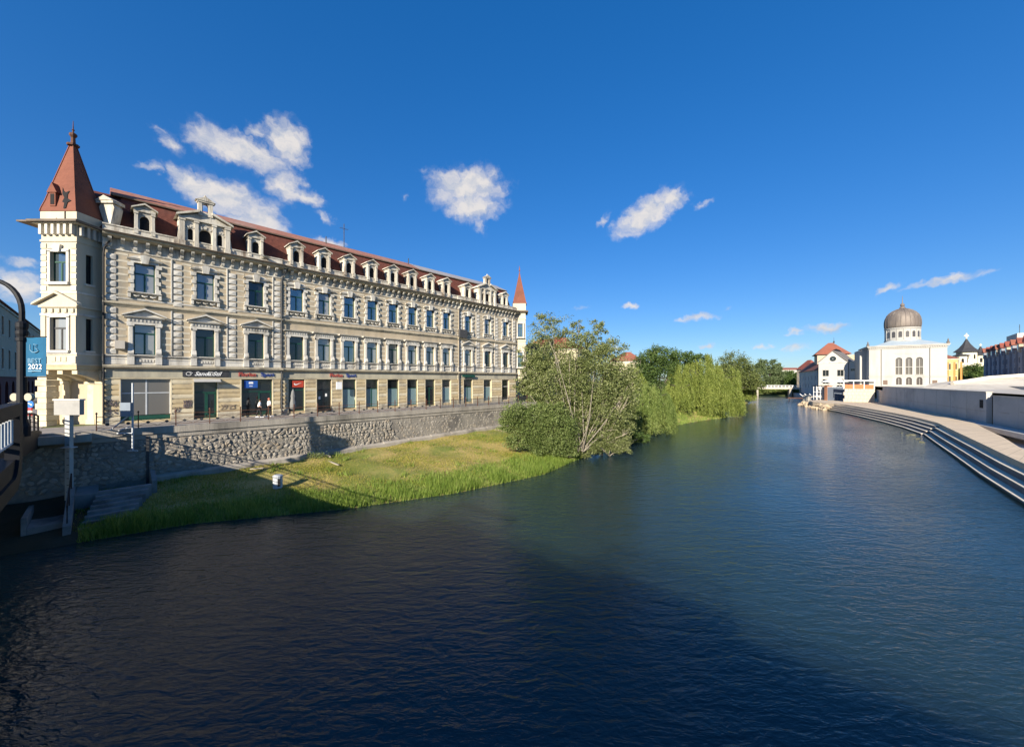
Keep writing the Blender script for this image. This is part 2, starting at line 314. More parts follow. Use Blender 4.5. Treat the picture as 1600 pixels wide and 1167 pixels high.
# ================================================================== ground sheets
g = MB(); g.poly([nc(-300, -3000, 4.985), nc(-300, -37.85, 4.985), nc(46, -37.85, 4.985), nc(50, -46.9, 4.985), nc(262, -46.9, 4.985), nc(262, -3000, 4.985)][::-1])
tag(g.build('left_bank_ground', m_earth), kind='structure')
g = MB(); g.poly([nc(-300, -43.9, 5.0), nc(-300, -37.9, 5.0), nc(45.9, -37.9, 5.0), nc(47, -43.9, 5.0)][::-1])
g.poly([nc(-60, -120, 5.0), nc(-60, -43.9, 5.0), nc(-3.2, -43.9, 5.0), nc(-3.2, -120, 5.0)][::-1])
tag(g.build('street', m_street), kind='structure')
g = MB(); g.poly([nc(262, -3000, 3.4), nc(4000, -3000, 3.4), nc(4000, 3000, 3.4), nc(262, 3000, 3.4)]); g.poly([nc(255, -60, -.4), nc(262, -60, 3.4), nc(262, 60, 3.4), nc(255, 60, -.4)])
tag(g.build('far_ground', m_earth), kind='structure')
# left bank: waterline to wall foot, then a grass slope up to the park
WLn = [-40, -6, .85, 3.5, 10.7, 18, 27, 33, 45, 58, 72, 85, 98, 110, 182, 258]; WLc = [-32, -31, -29.8, -29.2, -25.2, -22.6, -21.3, -22.4, -24.5, -26.5, -26.6, -25.5, -23.5, -28, -34.5, -46.5]
def wl(n): return np.interp(n, WLn, WLc)
def zfoot(n): return np.interp(n, [-40, 0, 15, 38, 46, 52], [1.0, 1.15, 1.35, 1.85, 2.6, 4.97])
def cfoot(n): return np.interp(n, [-40, 40, 50, 60, 300], [-37.4, -37.4, -46, -47, -47])
def zbank(n, u):
    prof = np.interp(u, [-.15, 0, .12, .3, 1], [-.8, -.02, .30, .48, 1.0])
    top = zfoot(n); z = np.where(prof > .3, .30+(prof-.30)/.70*(top-.30), prof)
    return z + .06*np.sin(n*1.3+u*9)*np.clip(u*3, 0, 1)
def bank_pt(n, u):
    c = wl(n)+(cfoot(n)-wl(n))*u; z = zbank(n, u); return DX*n+DY*c, DY*n-DX*c, z
ns = np.concatenate([np.arange(-40, 60, .5), np.arange(60, 260, 2.0)]); us = np.concatenate([np.linspace(-.15, .3, 10), np.linspace(.36, 1, 14)])
m_bank_shade = mat('shade_dark_soil', (.045,.042,.026), (.03,.032,.018), .8, .9, (.06,.05,.035), .5, bump=.6, bscale=6)  # near end of the bank coloured dark to stand for its deep shade
for nm, na, mt in (('shade_dark_bank', ns[ns <= 0], m_bank_shade), ('grass_bank', ns[ns >= 0], m_soil)):
    NN, UU = np.meshgrid(na, us, indexing='ij'); X, Y, Z = bank_pt(NN, UU); V = np.stack([X, Y, Z], -1).reshape(-1, 3)
    i, j = np.meshgrid(np.arange(len(na)-1), np.arange(len(us)-1), indexing='ij'); a = (i*len(us)+j).ravel()
    FQ = np.stack([a, a+1, a+1+len(us), a+len(us)], -1)[:, ::-1]
    o = bpy.data.objects.new(nm, npmesh(nm, V, FQ, mt)); o.data.polygons.foreach_set('use_smooth', [True]*len(FQ)); link(o); tag(o, kind='structure')
# worn foot paths
m_path = mat('worn_earth_path', (.42,.33,.20), (.34,.27,.16), .95, 1.0)
def path(pts, wd):
    b = MB(); L = []
    for k, (n, u) in enumerate(pts):
        for q in (-1, 1):
            x, y, z = bank_pt(n+q*wd*.8, u+q*wd*.02); L.append((float(x), float(y), float(z)+.05))
    for k in range(len(pts)-1): b.poly([L[2*k], L[2*k+1], L[2*k+3], L[2*k+2]])
    return tag(b.build('foot_path', m_path), kind='structure')
path([(36.2, .98), (37.2, .8), (38.4, .6), (40, .42)], .35)
path([(76+k*1.6, .10+.035*k+.06*math.sin(k*.5)) for k in range(16)], .8)
# ================================================================== right bank
WR = [(12.0,-1.2),(21.8,10.5),(34.7,25.8),(41.2,33.5),(48.4,41.6),(55.4,49.6),(63.2,58.4)]
WR2 = [(63.7,59.3),(69.2,67.4),(74.6,76.6),(81.5,90),(87.8,103),(89.5,108)]
def offs(pl, d):
    out = []
    for k, p in enumerate(pl):
        a = Vector(pl[max(k-1, 0)]); b = Vector(pl[min(k+1, len(pl)-1)]); t = (b-a).normalized(); out.append((p[0]+t.y*d, p[1]-t.x*d))
    return out
m_algae = mat('waterline_algae', (.035,.045,.02), (.05,.045,.03), .7, 2)
m_riser = mat('dark_riser', (.21,.185,.175), (.16,.14,.135), .8, .7)  # step bodies, darker than the tread slabs
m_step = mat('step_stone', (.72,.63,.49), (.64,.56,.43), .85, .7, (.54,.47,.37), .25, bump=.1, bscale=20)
st = tag(bpy.data.objects.new('terrace_steps', None), kind='structure'); link(st)
def flight(pl, zs, tr):
    z0 = -1.0
    for k, z in enumerate(zs):
        a = offs(pl, k*tr); b_ = offs(pl, (k+1)*tr+.02)
        for q in range(len(pl)-1):
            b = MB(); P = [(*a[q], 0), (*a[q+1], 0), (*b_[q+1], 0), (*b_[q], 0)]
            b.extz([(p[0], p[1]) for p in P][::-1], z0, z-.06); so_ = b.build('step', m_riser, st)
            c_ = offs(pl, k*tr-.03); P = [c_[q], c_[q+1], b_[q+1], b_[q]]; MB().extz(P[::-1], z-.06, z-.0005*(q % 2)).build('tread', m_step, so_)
        z0 = z-.02
    al = offs(pl, -.012)
    for q in range(len(pl)-1): MB().poly([(*al[q], -.2), (*al[q+1], -.2), (*al[q+1], .09), (*al[q], .09)]).build('algae_band', m_algae, st)
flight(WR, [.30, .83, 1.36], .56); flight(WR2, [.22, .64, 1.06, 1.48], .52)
WALL0, WALL1 = Vector((73.5, 59.0)), Vector((110.6, 115.5)); wdir = (WALL1-WALL0).normalized()
ZP = 1.9
Lft = offs(WR, 3*.56)+offs(WR2, 4*.52)+[(91.6, 112), (92.4, 117.5), (96, 123), (103, 128.5), (112, 133)]
Rgt = [(25, 1), (34, 15), (39.7,27.8), (48.4,36), (56.4,43.6), (64.3,51.7), (72.6,60), (78, 66.6), (84,75), (91,86), (98,97), (105,107.5), (110.6,115.6), (113,121), (115,126), (117,131)]
def resample(pl, k):
    p = np.array(pl); d = np.r_[0, np.cumsum(np.hypot(*np.diff(p, axis=0).T))]; s = np.linspace(0, d[-1], k); return np.stack([np.interp(s, d, p[:, 0]), np.interp(s, d, p[:, 1])], -1)
A, B = resample(Lft, 60), resample(Rgt, 60); b = MB()
for k in range(59):
    b.poly([(*A[k], ZP), (*B[k], ZP), (*B[k+1], ZP), (*A[k+1], ZP)]); b.poly([(*A[k+1], ZP), (*A[k+1], -1), (*A[k], -1), (*A[k], ZP)]); b.poly([(*B[k], ZP), (*B[k], -.5), (*B[k+1], -.5), (*B[k+1], ZP)])
prom = tag(b.build('quay_promenade', m_pave), kind='structure')
m_joint = mat('dark_joint', (.20,.165,.12), (.16,.13,.10), .9)
for k in range(1, 58):
    p_, q_ = Vector((*A[k], ZP+.004)), Vector((*B[k], ZP+.004)); t_ = Vector((*(A[k+1]-A[k]), 0)).normalized()*.03; MB().poly([p_-t_, q_-t_, q_+t_, p_+t_]).build('paving_joint', m_joint, prom)
# sunken passage with a ledge below the concrete wall, and the square behind it
ext = lambda t, s=0: (WALL0.x+wdir.x*t+wdir.y*s, WALL0.y+wdir.y*t-wdir.x*s)
b = MB(); b.poly([(30, 10, .4), (80, 40, .4), (*ext(6, 0), .4), (*ext(2, -4), .4)]); tag(b.build('sunken_passage', m_conc_g), kind='structure')
b = MB(); b.extz([ext(-40, -.0), ext(6, -.0), ext(2, -1.9), ext(-40, -2.6)][::-1], 1.2, 1.85); tag(b.build('ledge_path', m_conc_g), kind='structure')
ZR = 6.55
b = MB(); b.poly([(*ext(-60, .6), ZR), (400, -100, ZR), (900, 500, ZR), (*nc(262, 20).xy, ZR), (*nc(262, -14).xy, ZR), (*nc(200, -4).xy, ZR), (121, 137, ZR), (118.5, 131, ZR), (113.2, 118, ZR)][::1])
tag(b.build('right_bank_square', m_conc_l), kind='structure')
b = MB(); b.poly([(117, 131, 1.6), (130, 140, 1.6), (*nc(200, 0).xy, 1.6), (*nc(262, -10).xy, 1.6), (*nc(262, -31).xy, 1.6), (*nc(222, -24).xy, 1.6), (*nc(175, -10.5).xy, 1.6)]).poly([(117, 131, 1.6), (*nc(175, -10.5).xy, 1.6), (*nc(175, -10.5).xy, -1), (117, 131, -1)]).poly([(*nc(175, -10.5).xy, 1.6), (*nc(222, -24).xy, 1.6), (*nc(222, -24).xy, -1), (*nc(175, -10.5).xy, -1)]).poly([(*nc(222, -24).xy, 1.6), (*nc(262, -31).xy, 1.6), (*nc(262, -31).xy, -1), (*nc(222, -24).xy, -1)]).poly([(118.5, 131, ZR), (121, 137, ZR), (121, 137, 1), (118.5, 131, 1)]).poly([(121, 137, ZR), (*nc(200, -4).xy, ZR), (*nc(200, -4).xy, 1), (121, 137, 1)])
tag(b.build('right_quay_face', m_conc_g), kind='structure')
# ================================================================== river bridge the picture is taken from
def zdeck(c): return float(np.interp(c, [-39, -36, -30, -20, -14, -8, 0, 12, 24, 40], [5.08, 5.45, 5.7, 5.95, 6.5, 6.75, 6.85, 6.8, 6.6, 6.5]))
br = thing('river_bridge', 'dark steel road bridge with railing, partly seen at the far left edge', 'bridge', (0, 0, 0))
dk = MB(); fs = MB(); rl = MB()
cs = list(np.arange(-39, 41, 2.0))
for k in range(len(cs)-1):
    c0, c1 = cs[k], cs[k+1]; za, zb = zdeck(c0), zdeck(c1)
    for b_, n0, n1, th, up in ((dk, -17, -3, .45, 0), (fs, -3, -2.8, 1.0, .12)):
        P = [nc(n, c, 0) for n, c in ((n0, c0), (n1, c0), (n1, c1), (n0, c1))]; zz = [za, za, zb, zb]
        lo = [p.copy() for p in P]; hi = [p.copy() for p in P]
        for p, z in zip(lo, zz): p.z = z-th
        for p, z in zip(hi, zz): p.z = z+up
        b_.poly(hi[::-1]); b_.poly(lo)
        for q in range(4): b_.poly([lo[q], hi[q], hi[(q+1) % 4], lo[(q+1) % 4]])
    for h in (.35, .62, .9, 1.12): rl.tube([nc(-2.95, c0, za+h), nc(-2.95, c1, zb+h)], .05 if h > 1 else .025, 6)
    rl.tube([nc(-2.95, c0, za), nc(-2.95, c0, za+1.12)], .05, 6)
dk.build('deck', m_asph, br); fs.build('edge_beam', m_dark, br); rl.build('railing', m_dark, br)
c0_l = -13.6; lk = MB()                                                    # look-out bay on the crown of the bridge
P = [nc(n, c, 0) for n, c in ((-3, -2.6), (-.5, -2.4), (-.35, 0), (-.5, 2.6), (-3, 3.4))]
lk.extz([(p.x, p.y) for p in P], 5.9, 6.85); lk.extz([(p.x, p.y) for p in (nc(-3, c0_l), nc(-3, 10), nc(-1.3, 9), nc(-1.3, c0_l))][::-1], 6.35, 6.82)
for k in range(4): 
    for h in (.3, .6, .9, 1.12): lk.tube([P[k]+Vector((0, 0, 6.85+h)), P[k+1]+Vector((0, 0, 6.85+h))], .04, 6)
for p in P: lk.tube([p+Vector((0, 0, 6.8)), p+Vector((0, 0, 7.97))], .05, 6)
lk.build('lookout_bay', m_dark, br)
for c in (-14, 10): MB().extz([(p.x, p.y) for p in (nc(-16, c-1), nc(-3.4, c-1), nc(-3.4, c+1), nc(-16, c+1))][::-1], -1, zdeck(c)-.5).build('pier', m_conc, br)
# dark steel bracket frame standing out from the bridge edge at the left
fr = MB(); c0 = -13.7; z1, z0 = 8.0, 6.2
def ring(outer, inner, n0, n1, b):
    k = len(outer)
    for q in range(k):
        q2 = (q+1) % k
        o0, o1, i0, i1 = outer[q], outer[q2], inner[q], inner[q2]
        f = lambda p, n: nc(n, p[0], p[1])
        b.poly([f(o0, n1), f(o1, n1), f(i1, n1), f(i0, n1)]); b.poly([f(o0, n0), f(i0, n0), f(i1, n0), f(o1, n0)])
        b.poly([f(o0, n0), f(o1, n0), f(o1, n1), f(o0, n1)]); b.poly([f(i0, n0), f(i0, n1), f(i1, n1), f(i1, n0)])
def rframe(ca, cb, za, zb, r):
    pts = [(ca, zb), (ca, za+r)]+[(ca+r-r*math.cos(t), za+r-r*math.sin(t)) for t in np.linspace(.2, math.pi/2, 6)]+[(cb, za), (cb, zb)]
    return pts
ring(rframe(c0, c0+5.2, z0, z1, .8), rframe(c0+.42, c0+4.8, z0+.28, z1-.26, .6), -1.45, -1.25, fr)
fr.build('bracket_frame', m_dark, br)
gl = MB()
for k in range(12): gl.tube([nc(-1.36, c0+.5+k*.36, 7.2), nc(-1.36, c0+.5+k*.36, 7.66)], .035, 6)
gl.tube([nc(-1.36, c0+.4, 7.16), nc(-1.36, c0+4.8, 7.16)], .03, 6); gl.build('bracket_balusters', m_galv, br)
# ================================================================== river wall on the left bank
wall = thing('river_wall', 'long rubble stone river wall with concrete coping below the palace street', 'wall', nc(0, -37.8, 0), ROT)
W0, W1 = -14.0, 46.0
b = MB(); b.box(W0, W1, .02, .8, -.5, 4.45); b.build('wall_core', m_mortar, wall)
cop = MB()
k = W0
while k < W1-.1:
    e = min(k+2.45, W1); MB().box(k+.006, e-.006, -.13, .5, 4.62, 5.10).build('coping_block', m_conc, wall); k += 2.45
MB().box(W0, W1, -.05, .3, 4.30, 4.60).build('string_band', m_conc, wall)
cb_ = MB(); k = 2.2
while k < 40:
    e = min(k+3, 40); z = float(zfoot((k+e)/2)); MB().extx([(-.42, z-.6), (-.42, z+.30), (-.34, z+.36), (.0, z+.46), (.0, z-.6)], k+.005, e-.005).build('foot_kerb', m_conc, wall); k += 3
# rubble: every stone near enough to pick out is its own part
def stone_mesh(seed):
    r = random.Random(seed); b = MB(); k = 6; rings = [(1.0, 0.0), (.90, .62), (.58, .95)]
    ph = [r.uniform(.62, 1.18) for _ in range(k)]
    for q, (rr, h) in enumerate(rings):
        for j in range(k):
            a = 2*math.pi*(j+.25*q+r.uniform(-.08, .08))/k; b.v.append((rr*ph[j]*math.cos(a), -h*r.uniform(.6, 1.2), rr*ph[j]*math.sin(a)))
    b.v.append((r.uniform(-.15, .15), -1.0*r.uniform(.7, 1.1), r.uniform(-.15, .15)))
    for q in range(2):
        for j in range(k): b.f.append((q*k+j, (q+1)*k+j, (q+1)*k+(j+1) % k, q*k+(j+1) % k))
    for j in range(k): b.f.append((2*k+j, 3*k, 2*k+(j+1) % k))
    return b
SM = [stone_mesh(s) for s in range(9)]; SMe = [s.mesh('stone', m_stone) for s in SM]
spots = []; row = 0; z = 1.0
while z < 4.25:
    x = W0+rnd.uniform(0, .4)
    while x < W1:
        wd = rnd.choice((.22, .30, .38, .46, .60))*rnd.uniform(.85, 1.15); zf = float(zfoot(x))+.42
        if z+.12 > zf and not (x > 21 and rnd.random() < .45): spots.append((x+wd/2, z+rnd.uniform(-.06, .06), wd*.55, rnd.uniform(.12, .23), x))
        x += wd
    z += rnd.uniform(.22, .31); row += 1
near = sorted([s for s in spots if 0.5 < s[0] < 30], key=lambda s: s[0]-3*s[2])[:298]; nset = set(near); rest = MB()
for s in spots:
    dp = rnd.uniform(.04, .115)*(1 if s[0] < 22 else .45); rz = rnd.uniform(-.9, .9); k = rnd.randrange(9)
    if s in nset: inst('stone', SMe[k], wall, (s[0], .03, s[1]), (0, rz, 0), (s[2], dp, s[3]))
    else:
        n = len(rest.v); cr, sr = math.cos(rz), math.sin(rz)
        for (x, y, zz) in SM[k].v:
            X_, Z_ = x*s[2], zz*s[3]; rest.v.append((s[0]+X_*cr+Z_*sr, .03+y*dp, s[1]-X_*sr+Z_*cr))
        rest.f += [tuple(n+i for i in f) for f in SM[k].f]
tag(rest.build('small_stones', m_stone, wall), kind='stuff')
# pavement slab jutting out by the bridge head, drain pipes on the wall
b = MB(); b.extx([(-.95, 4.52), (-.95, 5.0), (.0, 5.0), (.0, 4.3), (-.25, 4.3)], -9, -.6); b.build('jutting_slab', m_conc, wall)
MB().box(-6.4, -5.0, -.55, 0, 3.9, 4.4).build('slab_corbel', m_conc, wall)
MB().box(-1.7, -1.5, -.06, .04, 1, 4.4).build('drain_pipe', m_dark, wall); MB().box(-5.9, -5.75, -.08, .02, .6, 4.3).build('drain_pipe', m_iron, wall)
MB().box(2.0, 2.16, -.08, .02, 1.0, 4.5).build('drain_pipe', m_iron, wall)
m_pillar = mat('bridge_end_stone', (.46,.43,.37), (.38,.36,.31), .8, 1)
MB().box(-6.9, -6.3, -.8, -.2, 2.9, 6.7).build('bridge_head_pillar', m_pillar, wall)
# ================================================================== street railing on the wall
rail = thing('street_railing', 'thin dark iron railing with crossed bars along the top of the river wall', 'railing', nc(0, -37.7, 5.1), ROT)
pn = MB(); pn.tube([(0, 0, .92), (2.0, 0, .92)], .022, 6).tube([(0, 0, .16), (2.0, 0, .16)], .018, 6).tube([(0, 0, .62), (2.0, 0, .62)], .015, 6)
pn.tube([(0, 0, .16), (1.0, 0, .62)], .013, 5).tube([(0, 0, .62), (1.0, 0, .16)], .013, 5).tube([(1, 0, .16), (2.0, 0, .62)], .013, 5).tube([(1, 0, .62), (2.0, 0, .16)], .013, 5)
pm = pn.mesh('railing_panel', m_rust)
bo = MB(); bo.tube([(0, -.04, 0), (0, .04, 0)], .10, 10); bm_ = bo.mesh('round_boss', m_iron)
po = MB(); po.box(-.03, .03, -.03, .03, 0, 1.12).lathe([(.05, 1.12), (.06, 1.17), (.02, 1.24)], k=6); pom = po.mesh('post', m_rust)
pn2 = MB(); pn2.tube([(0, 0, .92), (2.0, 0, .92)], .022, 6)
for q in range(9): pn2.box(.1+q*.22, .15+q*.22, -.012, .012, .1, 1.0)
pn2.tube([(0, 0, .16), (2.0, 0, .16)], .018, 6); pm2 = pn2.mesh('railing_panel', m_iron)
k = 0; n = -.4
while n < 45:
    inst('post', pom, rail, (n, 0, 0)); p = inst('railing_panel', pm if n < 26 else pm2, rail, (n, 0, 0))
    if n < 26:
        for q in (.5, 1.5): inst('round_boss', bm_, p, (q, 0, .39))
    n += 2.0
# ================================================================== the riverside palace
m_beige = mat('beige_plaster', (.48,.40,.285), (.40,.325,.22), .9, 1.2, (.30,.27,.215), .55, bump=.15, bscale=18, streak=True)
m_white = mat('white_stucco', (.63,.60,.53), (.51,.48,.42), .85, 1.8, (.30,.275,.23), 1.1, bump=.2, bscale=16, streak=True)
m_bandc = mat('pale_band_plaster', (.62,.56,.44), (.50,.44,.33), .9, 1.4, (.40,.36,.28), .6, streak=True)
m_ochre = mat('ochre_plaster', (.55,.44,.26), (.46,.365,.21), .9, 1.5, (.36,.29,.19), .8, bump=.15, bscale=14)
m_cream = mat('cream_plaster', (.64,.56,.39), (.55,.47,.32), .9, 1.2, (.38,.33,.24), .8, bump=.12, bscale=14)
m_corn = mat('cornice_stone', (.50,.44,.32), (.36,.32,.24), .9, 1.0, (.20,.18,.14), .8, bump=.3, bscale=12, streak=True)
m_attic = mat('weathered_attic', (.62,.58,.49), (.40,.36,.29), .9, 1.3, (.20,.155,.115), 1.4, bump=.4, bscale=9, streak=True)
m_gutter = mat('rusted_gutter', (.16,.12,.085), (.09,.075,.06), .7, 2)
def tile_mat(name, c1, c2, c3):
    m = mat(name, c1, c2, .85, 1.6, c3, .35)
    t = m.node_tree; b = t.nodes['Principled BSDF']; g_ = N(t, 'ShaderNodeNewGeometry'); sp_ = N(t, 'ShaderNodeSeparateXYZ'); t.links.new(g_.outputs['Position'], sp_.inputs[0])
    w1 = N(t, 'ShaderNodeMath', operation='MULTIPLY'); w1.inputs[1].default_value = 4.0; t.links.new(sp_.outputs[2], w1.inputs[0])
    w2 = N(t, 'ShaderNodeMath', operation='FRACT'); t.links.new(w1.outputs[0], w2.inputs[0])
    vv = N(t, 'ShaderNodeTexVoronoi'); vv.inputs['Scale'].default_value = 3.2; t.links.new(g_.outputs['Position'], vv.inputs['Vector'])
    ad = N(t, 'ShaderNodeMath', operation='ADD'); t.links.new(w2.outputs[0], ad.inputs[0]); t.links.new(vv.outputs['Distance'], ad.inputs[1])
    bp = N(t, 'ShaderNodeBump'); bp.inputs['Strength'].default_value = .5; bp.inputs['Distance'].default_value = .05; t.links.new(ad.outputs[0], bp.inputs['Height']); t.links.new(bp.outputs[0], b.inputs['Normal'])
    return m
m_roof = tile_mat('red_roof_tile', (.14,.045,.030), (.10,.035,.025), (.08,.036,.028))
m_roof2 = tile_mat('upper_roof_sheet', (.33,.15,.10), (.26,.11,.08), (.30,.20,.16))
m_spire = tile_mat('spire_sheet', (.21,.078,.048), (.175,.064,.042), (.15,.058,.038))
m_pane = glass('window_glass', (.022,.040,.048), .22); m_pane2 = glass('window_glass_dark', (.012,.016,.016), .03); m_pane3 = glass('curtained_glass', (.24,.245,.235), .10)
m_shop = glass('shop_glass', (.010,.012,.012), .015); m_shopl = glass('shop_glass_frosted', (.17,.25,.26), .05); m_hole = mat('dark_opening', (.012,.012,.014), (.02,.02,.02), .9)
OX, OY = -32.1, 29.9; PZ = Matrix.Translation((0, 0, -ZS))
PAL = thing('corner_palace', 'ornate beige and white palace with red mansard roof and two corner spires', 'building', (OX, OY, ZS), ROT)
def pp(name, mb, m, **k):
    o = mb.build(name, m, PAL, **k); o.matrix_parent_inverse = PZ; return o
def pinst(name, me, loc, rot=(0, 0, 0), sc=(1, 1, 1)):
    o = inst(name, me, PAL, loc, rot, sc); o.matrix_parent_inverse = PZ; return o
PALM = Matrix.Translation((OX, OY, ZS)) @ Matrix.Rotation(ROT, 4, 'Z')
def pw_(name, mb, m, **k):                                     # part given in world coordinates (the corner tower stands square to the view)
    o = mb.build(name, m, PAL, **k); o.matrix_parent_inverse = PALM.inverted(); return o
LEN = 47.8
bays = [2.35, 6.3, 10.2]+[13.85+2.78*k for k in range(8)]+[37.2, 41.2, 45.25]
side = lambda i: i < 3 or i > 10
# ---- walls
def ypl(s): return -.12 if s < 12.35 or s > 35.45 else 0.0
w1o = [(b-.65, b+.65, 10.6, 13.2) for b in bays]; w2o = [(b-.62, b+.62, 15.7, 18.1) for b in bays]
shops = [(.95, 3.95, 5.2, 8.6), (5.5, 7.15, 5.06, 8.6), (9.0, 11.6, 5.06, 8.6)]+[(b-.78, b+.78, 5.06 if k == 1 or k == 6 else 5.28, 8.6) for k, b in enumerate(bays[3:11])]+[(b-.85, b+.85, 5.25, 8.6) for b in bays[11:]]
for k, (s0, s1) in enumerate(((0, 12.35), (12.35, 35.45), (35.45, LEN))):
    f = lambda L: [o for o in L if s0 < (o[0]+o[1])/2 < s1]
    yy = ypl((s0+s1)/2)
    b = MB(); wall_open(b, s0, s1, 9.4, 20.2, yy, f(w1o)+f(w2o), .32)
    if yy < 0: b.poly([(s0, yy, 5), (s0, .5, 5), (s0, .5, 20.2), (s0, yy, 20.2)]).poly([(s1, yy, 5), (s1, yy, 20.2), (s1, .5, 20.2), (s1, .5, 5)])
    pp('wall', b, m_beige)
    b = MB(); wall_open(b, s0, s1, 5.0, 9.4, yy+.01, f(shops), .4); pp('shop_front_wall', b, m_ochre)
b = MB(); foot = [(0, .45), (-3, 4), (-3, 16), (50.8, 16), (50.8, 4), (LEN, .45)]
for k in range(5): p, q = foot[k], foot[k+1]; b.poly([(*q, 5.0), (*p, 5.0), (*p, 20.4), (*q, 20.4)])
pp('rear_walls', b, m_beige)
# ---- horizontal mouldings
def run(name, prof, m, step=None):
    for s0, s1 in ((-.05, 12.5), (12.5, 35.3), (35.3, LEN+.05)):
        dy = ypl((s0+s1)/2); pp(name, MB().extx([(y+dy, z) for y, z in prof], s0, s1), m)
run('plinth', [(.2, 5.0), (-.07, 5.0), (-.07, 5.42), (-.03, 5.46), (.2, 5.46)][::-1], m_corn) if False else None
run('shop_cornice', [(.2, 9.36), (-.06, 9.36), (-.10, 9.45), (-.30, 9.52), (-.34, 9.66), (-.30, 9.70), (.2, 9.80)], m_corn)
run('sill_band', [(.2, 10.40), (-.10, 10.40), (-.16, 10.47), (-.16, 10.54), (.2, 10.56)], m_white)
run('string_course', [(.2, 14.42), (-.05, 14.42), (-.08, 14.52), (-.19, 14.60), (-.21, 14.70), (-.05, 14.78), (.2, 14.80)], m_corn)
run('upper_sill_band', [(.2, 15.02), (-.04, 15.02), (-.06, 15.16), (.2, 15.18)], m_white)
run('frieze', [(.2, 18.85), (-.05, 18.85), (-.07, 18.95), (-.05, 19.0), (-.05, 19.75), (.2, 19.75)], m_attic)
run('top_cornice', [(.2, 19.74), (-.30, 19.76), (-.62, 19.90), (-.68, 20.04), (.2, 20.12)], m_corn)
run('gutter', [(-.50, 20.08), (-.74, 20.02), (-.80, 20.12), (-.72, 20.17), (-.50, 20.14)], m_gutter)
run('attic_parapet', [(.35, 20.1), (.0, 20.1), (.0, 20.72), (-.06, 20.76), (-.06, 20.86), (.35, 20.9)], m_attic)
run('balustrade_panel', [(.2, 9.78), (-.05, 9.78), (-.05, 10.41), (.2, 10.41)], m_white)
# brackets below the top cornice
bk = MB().extx([(0, 19.08), (-.10, 19.06), (-.16, 19.2), (-.14, 19.34), (-.30, 19.48), (-.46, 19.62), (-.50, 19.76), (0, 19.76)], -.11, .11).mesh('cornice_bracket', m_attic)
s = .35
while s < LEN: pinst('cornice_bracket', bk, (s, ypl(s)-.055, 0)); s += .72
# ---- sash, panes and surrounds
def sash_mesh(w, h, tz, m=m_green):
    b = MB(); t = .075
    b.box(-w, w, .17, .25, 0, t).box(-w, w, .17, .25, h-t, h).box(-w, -w+t, .17, .25, t, h-t).box(w-t, w, .17, .25, t, h-t)
    b.box(-w+t, w-t, .165, .25, tz-.06, tz+.06).box(-.055, .055, .168, .25, t, tz-.06)
    return b.mesh('sash', m)
def panes(par, w, h, tz, ms):
    for me in ms: inst('pane', me, par)
def pane_meshes(w, h, tz, m): return [MB().box(-w+.07, -.05, .205, .215, .07, tz-.05).mesh('pane', m), MB().box(.05, w-.07, .205, .215, .07, tz-.05).mesh('pane', m), MB().box(-w+.07, w-.07, .205, .215, tz+.05, h-.07).mesh('pane', m)]
back = {}
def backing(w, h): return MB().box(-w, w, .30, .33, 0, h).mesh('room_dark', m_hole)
S1 = sash_mesh(.65, 2.6, 1.75); S2 = sash_mesh(.62, 2.4, 1.55)
GL = [m_pane, m_pane3, m_pane2, m_pane3]
P1 = {g_: pane_meshes(.65, 2.6, 1.75, g_) for g_ in set(GL)}; P2 = {g_: pane_meshes(.62, 2.4, 1.55, g_) for g_ in set(GL)}
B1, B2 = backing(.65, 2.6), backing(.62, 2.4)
j1 = MB()
for q in (-1, 1):
    a, b_ = sorted((q*.66, q*.98)); c_, d_ = sorted((q*.72, q*.92)); e_, f_ = sorted((q*.62, q*1.04))
    j1.box(a, b_, -.10, .02, .0, 2.6).box(c_, d_, -.15, -.10, .55, 2.3)
    j1.extx([(-.02, 0), (-.30, .02), (-.34, .18), (-.22, .38), (-.16, .52), (-.02, .54)], e_+.04, f_-.04)
    j1.box(e_, f_, -.20, .02, 2.32, 2.46).tube([(q*.98, -.2, 2.40), (q*.98, 0, 2.40)], .09, 8)
    j1.box(e_, f_, -.22, .02, -.82, -.16)
for q in range(6): j1.box(-.52+q*.19, -.40+q*.19, -.12, .02, -.60, -.38)
J1 = j1.mesh('window', m_white)
en = MB().box(-1.08, 1.08, -.16, .02, 2.46, 2.62).box(-1.04, 1.04, -.12, .02, 2.62, 2.94)
for q in range(9): en.box(-.98+q*.23, -.86+q*.23, -.17, -.12, 2.70, 2.88)
en.extx([(.02, 2.94), (-.18, 2.94), (-.32, 3.02), (-.36, 3.10), (.02, 3.12)], -1.22, 1.22); EN = en.mesh('hood', m_white)
pd = MB().ext([(-1.12, 3.12), (1.12, 3.12), (0, 3.62)], -.12, .02)
for q in (-1, 1): pd.ext([(q*1.36, 3.10), (q*1.30, 3.22), (0, 3.80), (0, 3.66)] if q < 0 else [(0, 3.66), (0, 3.80), (1.30, 3.22), (1.36, 3.10)], -.38, .02)
PD = pd.mesh('pediment', m_white)
SI1 = MB().extx([(.02, -.16), (-.14, -.16), (-.24, -.08), (-.24, -.01), (.02, .0)], -1.08, 1.08).mesh('sill', m_white)
j2 = MB()
for q in (-1, 1):
    a, b_ = sorted((q*.62, q*.84)); j2.box(a, b_, -.08, .02, 0, 2.55)
    for h in (.05, .72, 1.40, 2.08):
        a, b_ = sorted((q*.66, q*(.97 if h < 2 else 1.04))); j2.box(a, b_, -.14, -.02, h, h+.30)
j2.box(-.84, .84, -.08, .02, 2.4, 2.62)
J2 = j2.mesh('window', m_white)
